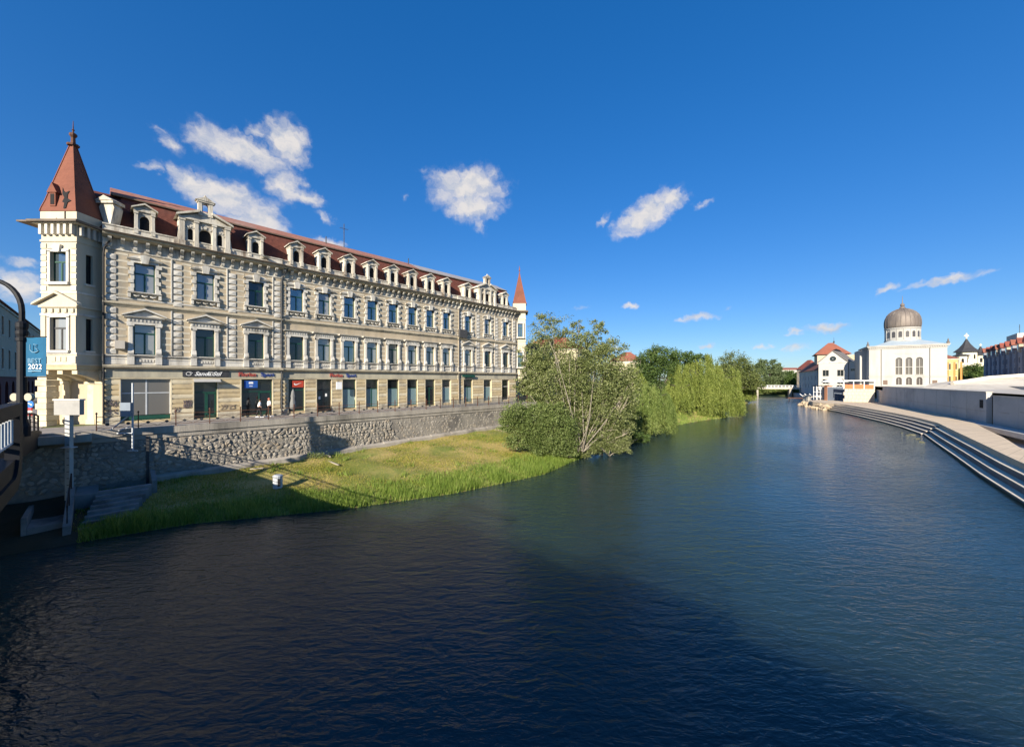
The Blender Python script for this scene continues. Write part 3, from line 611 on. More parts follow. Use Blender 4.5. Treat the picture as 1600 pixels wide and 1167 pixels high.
hd = MB().extx([(.02, 2.62), (-.16, 2.62), (-.22, 2.72), (.02, 2.76)], -1.06, 1.06).ext([(-.20, 2.36), (.20, 2.36), (.30, 2.98), (.12, 3.06), (-.12, 3.06), (-.30, 2.98)], -.30, .02)
for q in (-1, 1): hd.ext([(q*.28, 2.76), (q*.95, 2.76), (q*.62, 2.94), (q*.30, 2.98)] if q > 0 else [(-.95, 2.76), (-.28, 2.76), (-.30, 2.98), (-.62, 2.94)], -.16, .02)
HD = hd.mesh('keystone_head', m_white)
si = MB().extx([(.02, -.14), (-.16, -.14), (-.28, -.06), (-.28, .01), (.02, .02)], -1.02, 1.02)
for q in (-.92, .92): si.box(q-.09, q+.09, -.20, .02, -.48, -.14)
for q in range(3):
    cx = -.5+q*.5; si.tube([(cx-.22, -.06, -.18), (cx-.12, -.10, -.30), (cx, -.11, -.34), (cx+.12, -.10, -.30), (cx+.22, -.06, -.18)], [.03, .06, .07, .06, .03], 6)
SI2 = si.mesh('sill', m_white)
for k, bx in enumerate(bays):
    y = ypl(bx)
    wn = pinst('window', J1, (bx, y, 10.6)); inst('sash', S1, wn); panes(wn, 0, 0, 0, P1[GL[rnd.randrange(4)]]); inst('room_dark', B1, wn)
    inst('hood', EN, wn); inst('sill', SI1, wn)
    if side(k): inst('pediment', PD, wn)
    wn = pinst('window', J2, (bx, y, 15.7)); inst('sash', S2, wn); panes(wn, 0, 0, 0, P2[m_pane2 if k == 2 else m_pane if rnd.random() < .75 else m_pane3]); inst('room_dark', B2, wn)
    inst('keystone_head', HD, wn); inst('sill', SI2, wn)
# ---- diamond-pointed quoin strips and white wall bands
def diamond(w, h, d=.038):
    b = MB(); b.box(-w/2, w/2, -.05, .0, 0, h); c_ = [(-w/2, -.05, 0), (w/2, -.05, 0), (w/2, -.05, h), (-w/2, -.05, h)]
    for q in range(4): b.poly([c_[q], c_[(q+1) % 4], (0, -.05-d, h/2)])
    return b
qs = [.42, 4.40, 8.28, 12.02, 35.80, 39.22, 43.2, 47.38]; QM = diamond(.56, .42).mesh('quoin_stone', m_white)
strip = MB().box(-.44, -.36, -.09, 0, 0, 1).mesh('quoin_strip', m_white)
for s in qs:
    for z0, k in ((10.62, 7), (14.86, 7)):
        for q in range(k): pinst('quoin_stone', QM, (s, ypl(s), z0+q*.54))
for s in qs[1:4]+qs[5:]:
    pinst('quoin_strip', strip, (s, ypl(s), 10.56), sc=(1, 1, 3.86)); pinst('quoin_strip', strip, (s, ypl(s), 15.18), sc=(1, 1, 3.66))
band = MB().box(0, 1, -.016, .01, 0, .16).mesh('wall_band', m_bandc)
for fl, (z0, hw, k) in enumerate(((10.90, 1.06, 6), (15.30, .98, 7))):
    edges = sorted([(b_-hw, b_+hw) for b_ in bays]+[(s-.29, s+.29) for s in qs])
    for a, b_ in zip(edges[:-1], edges[1:]):
        if b_[0]-a[1] < .25: continue
        for q in range(k): pinst('wall_band', band, (a[1], ypl((a[1]+b_[0])/2), z0+q*.54), sc=(b_[0]-a[1], 1, 1))
# ---- shop level: rusticated piers, glazing, doors
PB = MB().extx([(.02, 0), (-.03, .012), (-.06, .15), (-.055, .37), (.02, .39)], 0, 1).mesh('pier_block', m_ochre)
PBa = MB().extx([(.02, 0), (-.03, .012), (-.06, .15), (-.055, .37), (.02, .39)], 0, 1).mesh('pier_block', m_cream)
ed = [0]+[v for o in shops for v in o[:2]]+[LEN]
for a, b_ in zip(ed[0::2], ed[1::2]):
    mid = (12.35 if a < 12.35 < b_ else 35.45 if a < 35.45 < b_ else None)
    for c_, d_ in ([(a, b_)] if mid is None else [(a, mid), (mid, b_)]):
        if d_-c_ < .25: continue
        y = ypl((c_+d_)/2)+.01
        for q in range(7):
            if c_ < 3.9 and d_ > 4: pass
            pinst('pier_block', PB if (q+int(c_)) % 3 else PBa, (c_+.07, y, 5.62+q*.42), sc=(d_-c_-.14, 1, 1))
        pinst('pier_base', MB().extx([(.02, 5.0), (-.10, 5.0), (-.10, 5.45), (-.06, 5.55), (.02, 5.58)], c_+.02, d_-.02).mesh('pier_base', m_corn), (0, y, 0))
PF = MB().box(-.09, 0, -.05, .05, 0, 3.4).mesh('opening_edge', m_cream)
for o in shops:
    y = ypl(o[0])
    pinst('opening_edge', PF, (o[0], y, 5.15)); pinst('opening_edge', PF, (o[1]+.09, y, 5.15))
run('lintel_band', [(.1, 8.60), (-.04, 8.60), (-.07, 8.72), (.1, 8.74)], m_cream)
run('fascia', [(.1, 8.74), (-.02, 8.74), (-.02, 9.37), (.1, 9.37)], mat('fascia_plaster', (.46,.42,.31), (.36,.33,.25), .9, 1, (.28,.26,.21), .6, streak=True))
def shop(o, kind):
    a, b_, z0, z1 = o; y = ypl(a)+.22; w_ = b_-a
    fr_ = {'grey': m_galv, 'green': m_green, 'white': m_white, 'dark': m_dark}[kind[0]]; gm = {'d': m_shop, 'l': m_shopl, 'g': m_grey_film}[kind[1]]
    b = MB(); t = .07
    b.box(a, b_, y-.03, y+.05, z0, z0+t).box(a, b_, y-.03, y+.05, z1-t, z1).box(a, a+t, y-.03, y+.05, z0+t, z1-t).box(b_-t, b_, y-.03, y+.05, z0+t, z1-t)
    tz = z0+(z1-z0)*.66; b.box(a+t, b_-t, y-.028, y+.05, tz-.04, tz+.04)
    if kind[2]: b.box((a+b_)/2-.05, (a+b_)/2+.05, y-.026, y+.05, z0+t, z1-t if kind[0] == 'grey' else tz-.04)
    so = pp('shop_window', b, fr_)
    inst('pane', MB().box(a+t, b_-t, y, y+.02, z0+t, tz-.04).mesh('pane', gm), so); inst('pane', MB().box(a+t, b_-t, y, y+.02, tz+.04, z1-t).mesh('pane', gm if kind[1] == 'g' else m_shop), so)
    if kind[3]:
        inst('door_leaf', MB().box(b_-t-w_*.42, b_-t-w_*.42+.10, y-.05, y+.03, z0+t, tz-.05).box(b_-t-.10, b_-t, y-.05, y+.03, z0+t, tz-.05).box(b_-t-w_*.42, b_-t, y-.05, y+.03, z0+t, z0+.35).box(b_-t-w_*.42, b_-t, y-.05, y+.03, tz-.15, tz-.05).mesh('door_leaf', fr_), so)
    return so
m_grey_film = glass('grey_window_film', (.13,.12,.105), .03, .2)
kinds = [('grey','g',1,0), ('green','d',1,1), ('green','d',0,1), ('green','d',0,0), ('dark','d',1,0), ('green','l',0,0), ('green','l',1,0), ('green','l',0,0), ('green','l',0,0), ('green','d',1,0), ('white','l',0,0), ('green','l',1,0), ('white','l',0,0), ('white','d',0,0)]
shop_obj = [shop(o, k) for o, k in zip(shops, kinds)]
pp('window_apron', MB().box(.97, 3.93, .02, .2, 5.2, 5.6), m_green)
# signs
m_sign = mat('black_sign_board', (.035,.037,.04), (.06,.06,.065), .6, 2.5); m_wlet = mat('white_letters', (.80,.80,.78), (.74,.74,.72), .6); m_rlet = mat('red_letters', (.42,.09,.07), (.36,.08,.06), .6); m_blet = mat('blue_letters', (.04,.07,.25), (.04,.06,.20), .6)
sg = pp('sign_board', MB().box(4.72, 8.05, -.20, -.12, 8.80, 9.36), m_sign)
text('sign_lettering', 'Sanda Stil', .50, m_wlet, sg, (6.45, -.215, 9.06), ext=.012, shear=.45, sx=.98, bold=.008)
for cx in (5.18, 6.72):
    sw = MB(); sw.tube([(cx+.26*(1-.55*t/9)*math.cos(t*.8+.4)-.02, -.215, 9.05+.20*(1-.5*t/9)*math.sin(t*.8+.4)) for t in range(10)], .022, 5)
    inst('sign_flourish', sw.mesh('sign_flourish', m_wlet), sg)
pp('shop_awning', MB().extx([(-.10, 8.62), (-.14, 8.62), (-.75, 8.38), (-.75, 8.34), (-.10, 8.56)], 5.45, 7.35), mat('grey_canvas', (.42,.41,.38), (.36,.35,.33), .9))
def psign(a, w_, y, z, n1, n2):
    o = text('shop_sign', n1, .52, m_rlet, PAL, (a, y, z), ext=.03, align='LEFT', bold=.012); o.matrix_parent_inverse = PZ
    o2 = text('shop_sign', n2, .52, m_blet, PAL, (a+w_, y, z), ext=.03, align='LEFT', bold=.012); o2.matrix_parent_inverse = PZ
psign(8.75, 1.82, -.18, 9.04, 'Florian', 'Sport'); psign(17.2, 1.82, -.06, 9.04, 'Florian', 'Sport')
m_blue = mat('blue_poster', (.02,.09,.36), (.02,.08,.30), .6); m_redp = mat('red_poster', (.42,.055,.03), (.36,.05,.03), .6)
bpz = pp('blue_poster', MB().box(9.25, 10.35, -.02, .0, 7.75, 8.45), m_blue)
tf = MB(); 
for q in (-.45, 0, .45): tf.ext([(9.8+.26*math.sin(q)+r_*math.cos(t), 8.13+.12*math.cos(q)+1.5*r_*math.sin(t)) for r_, t in [(.075, 2*math.pi*i/10) for i in range(10)]], -.03+.002*q, -.02)
for q in range(2): tf.box(9.66, 9.94, -.03, -.02, 7.95-.06*q, 7.98-.06*q)
inst('poster_emblem', tf.mesh('poster_emblem', m_wlet), bpz)
rp = pp('red_poster', MB().box(13.45, 14.55, .09, .11, 7.75, 8.45), m_redp)
swo = [(13.66, 8.20), (13.62, 8.08), (13.70, 7.99), (13.84, 7.98), (14.36, 8.24), (13.86, 8.08), (13.76, 8.08)]
inst('poster_emblem', MB().ext(swo, .075, .09).mesh('poster_emblem', m_wlet), rp)
# green enamel sign and dark box lantern toward the far end
pp('green_sign', MB().box(35.9, 38.3, -.5, -.38, 8.95, 9.3), m_green); pp('wall_box', MB().box(35.3, 36.7, -.6, -.2, 14.7, 15.9), m_iron)
pp('air_conditioner', MB().box(.62, 1.18, -.55, -.15, 11.0, 11.65), m_conc_l)
pp('satellite_dish', MB().lathe([(.02, 0), (.2, .04), (.32, .12)], k=12), m_galv, loc=(10.9, -.4, 20.6))
# spray-paint scribbles on the shop piers, small notices
m_spray = mat('spray_paint', (.10,.085,.10), (.14,.10,.12), .9, 3)
for a, b_, z0, z1, k in ((.12, .85, 6.35, 6.95, 3), (.2, .85, 5.75, 6.2, 2), (4.75, 5.35, 6.0, 6.8, 4), (4.1, 4.6, 5.7, 6.2, 2), (7.3, 8.6, 5.75, 6.25, 2)):
    for q in range(k):
        x0 = a+(b_-a)*q/k; pts = [(x0+(b_-a)/k*(.5+.42*math.sin(t*1.7+q*2)), ypl(a)-.075, (z0+z1)/2+(z1-z0)*.46*math.sin(t*1.1+q+a)) for t in range(9)]
        pp('graffiti', MB().tube(pts, .016, 4), m_spray)
for s_, z_ in ((16.2, 6.4), (16.9, 6.7), (20.2, 6.2)): pp('paper_notice', MB().box(s_-.1, s_+.1, .19, .195, z_, z_+.32), m_wlet)
# drain pipes
for s in (.02, 12.38, 35.42, LEN-.1):
    y = -.26; pp('rain_pipe', MB().tube([(s+.5, -.6, 20.0), (s+.45, -.45, 19.7), (s+.05, y, 18.9), (s, y, 18.4), (s, y, 9.9), (s, y, 5.1)], .07, 6), m_iron if s > 1 else m_dark)
pp('cable', MB().tube([(0, -.33, 10.36), (12, -.33, 10.30), (24, -.22, 10.36), (LEN, -.33, 10.34)], .018, 4), m_dark)
# ---- mansard roof
pp('mansard_slope', MB().extx([(.34, 20.62), (.55, 20.72), (1.55, 23.25), (2.0, 23.9), (2.2, 23.9), (2.2, 20.4), (.34, 20.4)], 1.0, 47.2), m_roof)
pp('upper_roof', MB().extx([(1.80, 23.86), (1.80, 23.98), (4.6, 25.35), (14.2, 25.0), (15.8, 20.4), (2.4, 20.4), (2.4, 23.9)], .4, 30), m_roof2)
pp('upper_roof', MB().extx([(1.80, 23.86), (1.80, 23.98), (4.6, 25.35), (14.2, 25.0), (15.8, 20.4), (2.4, 20.4), (2.4, 23.9)], 30.02, 47.6), mat('grey_roof_sheet', (.34,.32,.31), (.28,.26,.25), .6, 1))
pp('ridge_flashing', MB().extx([(1.70, 23.80), (1.70, 23.90), (2.0, 23.97), (2.0, 23.84)], .4, 47.6), m_gutter)
def arch_wall(b, x0, x1, z0, z1, a0, a1, az0, zs, y0, y1, n=8, rise=None):
    c_ = (a0+a1)/2; r_ = (a1-a0)/2; rise = r_ if rise is None else rise
    for q in ([(x0, z0), (a0, z0), (a0, z1), (x0, z1)], [(a1, z0), (x1, z0), (x1, z1), (a1, z1)]): b.poly([(x, y0, z) for x, z in q])
    if az0 > z0: b.poly([(a0, y0, z0), (a1, y0, z0), (a1, y0, az0), (a0, y0, az0)])
    pts = [(c_-r_*math.cos(math.pi*i/n), zs+rise*math.sin(math.pi*i/n)) for i in range(n+1)]
    for p, q in zip(pts[:-1], pts[1:]): b.poly([(p[0], y0, p[1]), (q[0], y0, q[1]), (q[0], y0, z1), (p[0], y0, z1)])
    for p, q in zip([(a0, az0)]+pts, pts+[(a1, az0)]): b.poly([(p[0], y0, p[1]), (p[0], y1, p[1]), (q[0], y1, q[1]), (q[0], y0, q[1])])
# dormers
d = MB(); arch_wall(d, -.50, .50, 0, 1.85, -.36, .36, .25, 1.15, -.0, .3)
d.box(-.74, -.50, -.10, 1.6, -.1, 1.85).box(.50, .74, -.10, 1.6, -.1, 1.85).box(-.78, -.46, -.16, .1, 1.62, 1.80).box(.46, .78, -.16, .1, 1.62, 1.80).box(-.78, -.46, -.16, .1, -.1, .35).box(.46, .78, -.16, .1, -.1, .35)
d.box(-.80, .80, -.12, 1.6, 1.85, 2.05)
DM = d.mesh('dormer', m_attic)
dp_ = MB().ext([(-.80, 2.05), (.80, 2.05), (0, 2.42)], -.06, 1.2); dp_.ext([(-1.0, 2.0), (-.96, 2.12), (0, 2.60), (0, 2.46)], -.26, 1.9).ext([(0, 2.46), (0, 2.60), (.96, 2.12), (1.0, 2.0)], -.26, 1.9); DP = dp_.mesh('dormer_pediment', m_attic)
DG = MB().ext(arch_pts(-.36, .36, .25, 1.15, 8), .18, .2).mesh('dormer_pane', m_hole)
DF = MB().box(-.36, .36, .12, .17, 1.08, 1.16).box(-.03, .03, .125, .17, .25, 1.08).mesh('dormer_sash', m_dark)
for k, bx in enumerate(bays):
    if k in (1, 12): continue
    dm = pinst('dormer', DM, (bx, -.02, 20.62), sc=(.82, 1, .95)); inst('dormer_pediment', DP, dm); inst('dormer_pane', DG, dm); inst('dormer_sash', DF, dm)
# gables with three arched lights and a little open aedicule on top
g3 = MB(); arch_wall(g3, -1.45, -.62, 0, 2.55, -1.22, -.86, .35, 1.45, 0, .35); arch_wall(g3, -.62, .62, 0, 2.55, -.44, .44, .35, 1.35, 0, .35); arch_wall(g3, .62, 1.45, 0, 2.55, .86, 1.22, .35, 1.45, 0, .35)
for q in (-1, 1):
    for c_, wd in ((1.62, .18), (.63, .13)):
        a, b_ = sorted((q*(c_-wd), q*(c_+wd))); g3.box(a, b_, -.14, .3, -.15, 2.4).box(a-.05, b_+.05, -.2, .3, 2.22, 2.36).box(a-.04, b_+.04, -.2, .3, -.15, .45)
    a, b_ = sorted((q*1.5, q*1.8)); g3.box(a, b_, .3, 1.9, -.1, 2.5)
    g3.ext([(q*1.8, .0), (q*2.2, .0), (q*2.1, .5), (q*1.9, .7), (q*1.85, 1.3), (q*1.8, 1.4)] if q > 0 else [(-1.8, 1.4), (-1.85, 1.3), (-1.9, .7), (-2.1, .5), (-2.2, .0), (-1.8, .0)], -.08, .25)
g3.box(-1.86, 1.86, -.18, .5, 2.40, 2.56)
for a0 in (-1.04, 0, 1.04):
    for t in range(5):
        an = math.pi*(.14+.18*t); r0, r1 = (.50, .74) if a0 == 0 else (.26, .44); z_ = 1.35 if a0 == 0 else 1.45
        g3.ext([(a0+r0*math.cos(an-.16), z_+r0*math.sin(an-.16)), (a0+r1*math.cos(an-.16), z_+r1*math.sin(an-.16)), (a0+r1*math.cos(an+.16), z_+r1*math.sin(an+.16)), (a0+r0*math.cos(an+.16), z_+r0*math.sin(an+.16))], -.07, .02)
G3 = g3.mesh('roof_gable', m_attic)
gp = MB().ext([(-1.75, 2.56), (1.75, 2.56), (.3, 3.2), (-.3, 3.2)], -.05, .4)
gp.ext([(-2.05, 2.52), (-2.0, 2.70), (-.45, 3.42), (-.45, 3.22)], -.34, 2.2).ext([(.45, 3.22), (.45, 3.42), (2.0, 2.70), (2.05, 2.52)], -.34, 2.2); GP = gp.mesh('gable_pediment', m_attic)
ga = MB().box(-.52, -.26, -.12, .4, 3.0, 4.25).box(.26, .52, -.12, .4, 3.0, 4.25).box(-.30, .30, -.1, .35, 3.0, 3.35).box(-.60, .60, -.18, .46, 4.20, 4.36).ext([(-.72, 4.34), (.72, 4.34), (0, 4.74)], -.22, .5)
arch_wall(ga, -.27, .27, 3.3, 4.22, -.2, .2, 3.35, 3.92, -.08, .3, 6); ga.lathe([(.1, 4.70), (.12, 4.8), (.03, 4.95)], 0, .1, 8); GA = ga.mesh('gable_aedicule', m_attic)
gg = MB().ext(arch_pts(-1.22, -.86, .35, 1.45, 8), .24, .26).ext(arch_pts(-.44, .44, .35, 1.35, 8), .24, .26).ext(arch_pts(.86, 1.22, .35, 1.45, 8), .24, .26); GG = gg.mesh('gable_panes', m_hole)
for bx in (bays[1], bays[12]):
    go = pinst('roof_gable', G3, (bx, -.12, 20.25)); inst('gable_pediment', GP, go); inst('gable_aedicule', GA, go); inst('gable_panes', GG, go)
# roof antenna
an = MB().tube([(0, 0, 0), (0, 0, 3.1)], .045, 6).tube([(-.5, 0, 2.5), (.5, 0, 2.5)], .02, 5)
for q in range(6): an.tube([(-.45+q*.18, -.3, 2.5), (-.45+q*.18, .3, 2.5)], .012, 4)
pp('antenna', an, m_iron, loc=(20.6, 4.2, 25.0))
for s in (18.2, 29.4): pp('roof_vent', MB().tube([(s, 3.6, 24.6), (s, 3.6, 25.7)], .06, 6), m_iron)
# ---- corner tower (near): square oriel on corbels with spire
TX0, TX1, TY0, TY1 = -35.22, -32.58, 28.5, 31.0; TC = ((TX0+TX1)/2, (TY0+TY1+.1)/2)
m_tower = mat('tower_cream', (.55,.49,.37), (.48,.425,.315), .85, 1.5, (.50,.44,.32), .8, bump=.15, bscale=16, streak=True)
cx = TC[0]
b = MB(); wall_open(b, TX0, TX1, 9.4, 20.2, TY0, [(cx-.62, cx+.62, 10.75, 13.2), (cx-.6, cx+.6, 15.85, 18.1)], .25)
pw_('tower_front', b, m_tower)
b = MB()
sideops = [(.62, 1.10, 10.75, 13.2), (.62, 1.10, 15.85, 18.1)]; t_ = MB(); wall_open(t_, 0, TY1-TY0, 9.4, 20.2, 0, sideops, .2)
sidem = t_.mesh('tower_side', m_tower)
o = inst('tower_side', sidem, PAL, (TX1, TY0, 0), (0, 0, R(90))); o.matrix_parent_inverse = PALM.inverted()
o = inst('tower_side', MB().box(0, .1, 0, TY1-TY0, 9.4, 20.2).mesh('tower_side', m_tower), PAL, (TX0, TY0+.001, 0)); o.matrix_parent_inverse = PALM.inverted()
def tower_window(z, h, w_, surround=True, rz=0, loc=(0, 0), frame=m_green, pane=m_pane):
    b = MB()
    if surround:
        for q in (-1, 1): a, b_ = sorted((q*w_, q*(w_+.2))); b.box(a, b_, -.08, .02, -.1, h+.05)
        b.box(-w_-.2, w_+.2, -.08, .02, h, h+.2).box(-w_-.25, w_+.25, -.2, .02, -.22, -.02)
    else: b.box(-w_-.1, w_+.1, -.1, .02, -.14, 0)
    o = inst('tower_window', b.mesh('tower_window', m_white), PAL, (*loc, z), (0, 0, rz)); o.matrix_parent_inverse = PALM.inverted()
    inst('sash', sash_mesh(w_, h, h*.68, frame), o); panes(o, 0, 0, 0, pane_meshes(w_, h, h*.68, pane)); inst('room_dark', MB().box(-w_, w_, .26, .29, 0, h).mesh('room_dark', m_hole), o); return o
tower_window(10.75, 2.45, .62, True, 0, (cx, TY0), m_iron, m_pane3); u_ = tower_window(15.85, 2.25, .60, True, 0, (cx, TY0))
u_['label'] = 'upper tower window with green sash'
inst('keystone', MB().ext([(-.18, 2.2), (.18, 2.2), (.28, 2.75), (-.28, 2.75)], -.2, .02).ext([(-.8, 2.45), (-.2, 2.5), (-.28, 2.75)], -.12, .02).mesh('keystone', m_white), u_)
for z, h in ((10.75, 2.45), (15.85, 2.25)): tower_window(z, h, .24, False, R(90), (TX1, TY0+.86), m_dark, m_pane2)
def tband(name, z0, z1, ov, m, prof=None):
    b = MB(); b.box(TX0-ov, TX1+ov, TY0-ov, TY1, z0, z1); return pw_(name, b, m)
tband('oriel_base', 9.28, 9.62, .10, m_ochre); tband('oriel_base', 9.62, 9.72, .16, m_tower); tband('oriel_panel_band', 10.42, 10.56, .06, m_white)
tband('tower_string', 13.95, 14.1, .12, m_tower); tband('tower_string', 13.35, 13.5, .06, m_white); tband('tower_frieze', 15.0, 15.14, .05, m_white); tband('tower_frieze', 18.85, 19.0, .06, m_tower)
tband('tower_cornice', 20.12, 20.2, .34, m_tower); tband('tower_eaves', 20.2, 20.36, .52, m_gutter); pw_('eaves_overhang', MB().box(-36.6, TX0-.52, 28.1, 30, 20.22, 20.34), m_gutter)
tband('tower_attic', 20.36, 21.12, .04, m_tower)
for q in range(6): pw_('tower_bracket', MB().box(TX0+.08+q*.46, TX0+.28+q*.46, TY0-.26, TY0, 19.35, 20.12), m_white)
for q in range(4): pw_('tower_bracket', MB().box(TX1, TX1+.24, TY0+.1+q*.42, TY0+.3+q*.42, 19.35, 20.12), m_white)
pw_('tower_pediment', MB().ext([(TX0-.25, 14.1), (TX1+.25, 14.1), (cx, 14.95)], TY0-.10, TY0+.02).ext([(TX0-.4, 14.08), (TX0-.36, 14.24), (cx, 15.14), (cx, 14.96)], TY0-.34, TY0).ext([(cx, 14.96), (cx, 15.14), (TX1+.36, 14.24), (TX1+.4, 14.08)], TY0-.34, TY0), m_tower)
for q in range(5): pw_('pediment_block', MB().box(TX0+.15+q*.52, TX0+.40+q*.52, TY0-.09, TY0, 13.56, 13.86), m_tower)
for x in (TX0+.18, TX1-.18): pw_('tower_pilaster', MB().box(x-.17, x+.17, TY0-.06, TY0, 10.56, 13.3).box(x-.2, x+.2, TY0-.1, TY0, 9.75, 10.3), m_tower)
for q in range(8):
    for x in (TX0+.2, TX1-.2): pw_('tower_quoin', MB().box(x-.2, x+.2, TY0-.05, TY0, 15.2+q*.45, 15.56+q*.45), m_tower if q % 2 else m_white)
for q in range(3): pw_('panel_relief', MB().box(cx-.55+q*.4, cx-.25+q*.4, TY0-.04, TY0, 9.9, 10.25), m_tower)
for x in (TX0+.25, cx, TX1-.22): pw_('oriel_corbel', MB().extx([(TY0+.05, 9.28), (TY0+.05, 8.95), (TY0+.7, 8.82), (TY0+1.5, 8.45), (TY0+2.0, 8.40), (TY0+2.0, 9.28)], x-.2, x+.2), m_cream)
sr = math.sqrt(2)
SPY = 29.42; SP = [(1.36, 1.00, 21.12), (1.30, .96, 21.4), (1.14, .84, 22.0), (.88, .66, 23.2), (.13, .11, 26.6)]   # half width, half depth, height
b = MB()
for hx, hy, z in SP: b.v += [(TC[0]-hx, SPY-hy, z), (TC[0]+hx, SPY-hy, z), (TC[0]+hx, SPY+hy, z), (TC[0]-hx, SPY+hy, z)]
for q in range(4):
    for j in range(4): b.f.append((q*4+j, q*4+(j+1) % 4, q*4+4+(j+1) % 4, q*4+4+j))
b.f.append((16, 17, 18, 19)); spire = pw_('spire', b, m_spire)
def sub(par, name, mb, m):
    o = mb.build(name, m, par); return o
rg = MB()
for sx_, sy_ in ((-1, -1), (1, -1), (1, 1), (-1, 1)): rg.tube([(TC[0]+sx_*hx, SPY+sy_*hy, z) for hx, hy, z in SP], .045, 5)
sub(spire, 'ridge_roll', rg, m_spire)
sub(spire, 'finial', MB().lathe([(.34, 26.55), (.36, 26.68), (.14, 26.75), (.12, 27.2), (.22, 27.35), (.22, 27.5), (.06, 27.6), (.045, 27.75), (.10, 27.8), (.035, 27.88), (.015, 28.5)], TC[0], SPY, 8), m_rust)
sub(spire, 'spire_lucarne', MB().box(TC[0]-.62, TC[0]-.18, 28.42, 29.4, 21.5, 22.55).ext([(TC[0]-.78, 22.5), (TC[0]-.02, 22.5), (TC[0]-.4, 23.25)], 28.36, 29.6), m_spire)
sub(spire, 'lucarne_opening', MB().box(TC[0]-.54, TC[0]-.26, 28.40, 28.43, 21.62, 22.4), m_hole)
fl = lambda z: float(np.interp(z, [21.12, 21.45, 22.1, 23.3], [28.42, 28.46, 28.60, 28.78]))+.05
hp = [(.02, 23.05), (.16, 22.75), (.34, 22.62), (.62, 22.75), (.50, 22.45), (.54, 22.15), (.86, 21.95), (.62, 21.80), (.60, 21.35), (.42, 21.3), (.40, 21.75), (.22, 21.85), (.30, 22.2), (.1, 22.5)]
sub(spire, 'broken_roof_hole', MB().poly([(TC[0]+x, fl(z)-.09-.0*z, z) for x, z in hp]), m_hole)
pw_('attic_crack', MB().box(TC[0]+.46, TC[0]+.56, TY0-.06, TY0, 20.42, 21.12), m_hole)
# scrolled dormer between spire and mansard, roof behind the tower
b = MB(); b.ext([(-32.35, 20.9), (-31.85, 20.9), (-31.55, 22.2), (-31.7, 22.5), (-32.6, 22.6), (-32.75, 22.2)], 30.2, 30.9).box(-32.85, -31.5, 30.05, 31.0, 22.5, 22.7).ext([(-32.9, 22.7), (-31.45, 22.7), (-32.2, 23.1)], 30.0, 31.0)
pw_('scroll_dormer', b, m_attic)
pp('corner_roof', MB().extx([(.34, 20.4), (1.6, 23.4), (3, 24.2), (9, 24.2), (12, 20.4)], -2.4, 1.0), m_roof)
# ground floor of the corner: recessed entrance under the oriel
b = MB(); arch_wall(b, -37.0, -32.7, 5.0, 9.3, -35.15, -33.75, 5.0, 7.55, 30.5, 30.9, 10); pw_('corner_entrance_wall', b, m_cream)
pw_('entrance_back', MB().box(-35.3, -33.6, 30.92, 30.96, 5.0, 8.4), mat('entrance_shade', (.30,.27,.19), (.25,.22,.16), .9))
yd = pw_('entrance_door', MB().box(-35.10, -34.80, 30.80, 30.88, 5.05, 7.35).box(-34.45, -33.80, 30.80, 30.88, 5.05, 7.35), mat('yellow_door', (.62,.43,.06), (.56,.38,.05), .6))
sub(yd, 'door_lower_panel', MB().box(-35.10, -34.80, 30.76, 30.80, 5.05, 5.9).box(-34.45, -33.80, 30.76, 30.80, 5.05, 5.9), mat('orange_door_panel', (.58,.26,.06), (.50,.22,.05), .6))
pw_('entrance_transom', MB().box(-35.15, -33.75, 30.70, 30.80, 7.40, 7.62), m_green)
for x, w_ in ((-36.6, .35), (-35.45, .28), (-33.45, .30), (-32.75, .22)): pw_('entrance_pilaster', MB().box(x-w_, x+w_, 30.25, 30.5, 5.0, 8.2).box(x-w_-.08, x+w_+.08, 30.15, 30.5, 8.2, 8.42).box(x-w_-.06, x+w_+.06, 30.18, 30.5, 5.0, 5.4), m_cream)
pw_('entrance_lintel', MB().box(-37.0, -32.5, 30.1, 30.5, 8.45, 9.28), m_cream)
b = MB(); z = 5.0
for q in range(9):
    zz = z+q*.44; r_ = .42 if q % 2 else .34; b.box(-35.5-r_, -35.5+r_, 29.0-r_+.1, 29.0+r_+.1, zz, zz+.42)
pw_('corner_pier', b, m_cream)
# ---- far corner tower
fx, fy = .55, 65.0
b = MB().box(fx-.6, fx+1.75, fy, fy+2.7, 9.6, 20.1); pw_('far_oriel', b, m_tower)
pw_('far_oriel_base', MB().box(fx-.5, fx+1.9, fy-.1, fy+2.8, 9.3, 9.62).ext([(fx-.5, 9.3), (fx+1.7, 9.3), (fx+.3, 8.0), (fx-.5, 7.6)], fy+.2, fy+2.4), m_tower)
for z in (13.6, 14.3, 15.1, 18.9): pw_('far_oriel_band', MB().box(fx-.4, fx+1.83, fy-.08, fy+2.78, z, z+.16), m_tower)
pw_('far_oriel_eaves', MB().box(fx-.6, fx+2.2, fy-.45, fy+3.0, 20.1, 20.34), m_gutter); pw_('far_oriel_attic', MB().box(fx-.4, fx+1.8, fy, fy+2.7, 20.34, 21.6), m_tower)
for z, h in ((10.75, 2.45), (15.85, 2.25)): tower_window(z, h, .42, True, 0, (fx+.85, fy-.27), m_green, m_pane)
pw_('far_spire', MB().lathe([(1.22*sr, 21.6), (1.1*sr, 22.0), (.85*sr, 23.2), (.16*sr, 26.6), (.05, 27.4), (.16, 27.55), (.03, 28.4)], fx+.75, fy+1.35, 4, R(45)), m_spire)
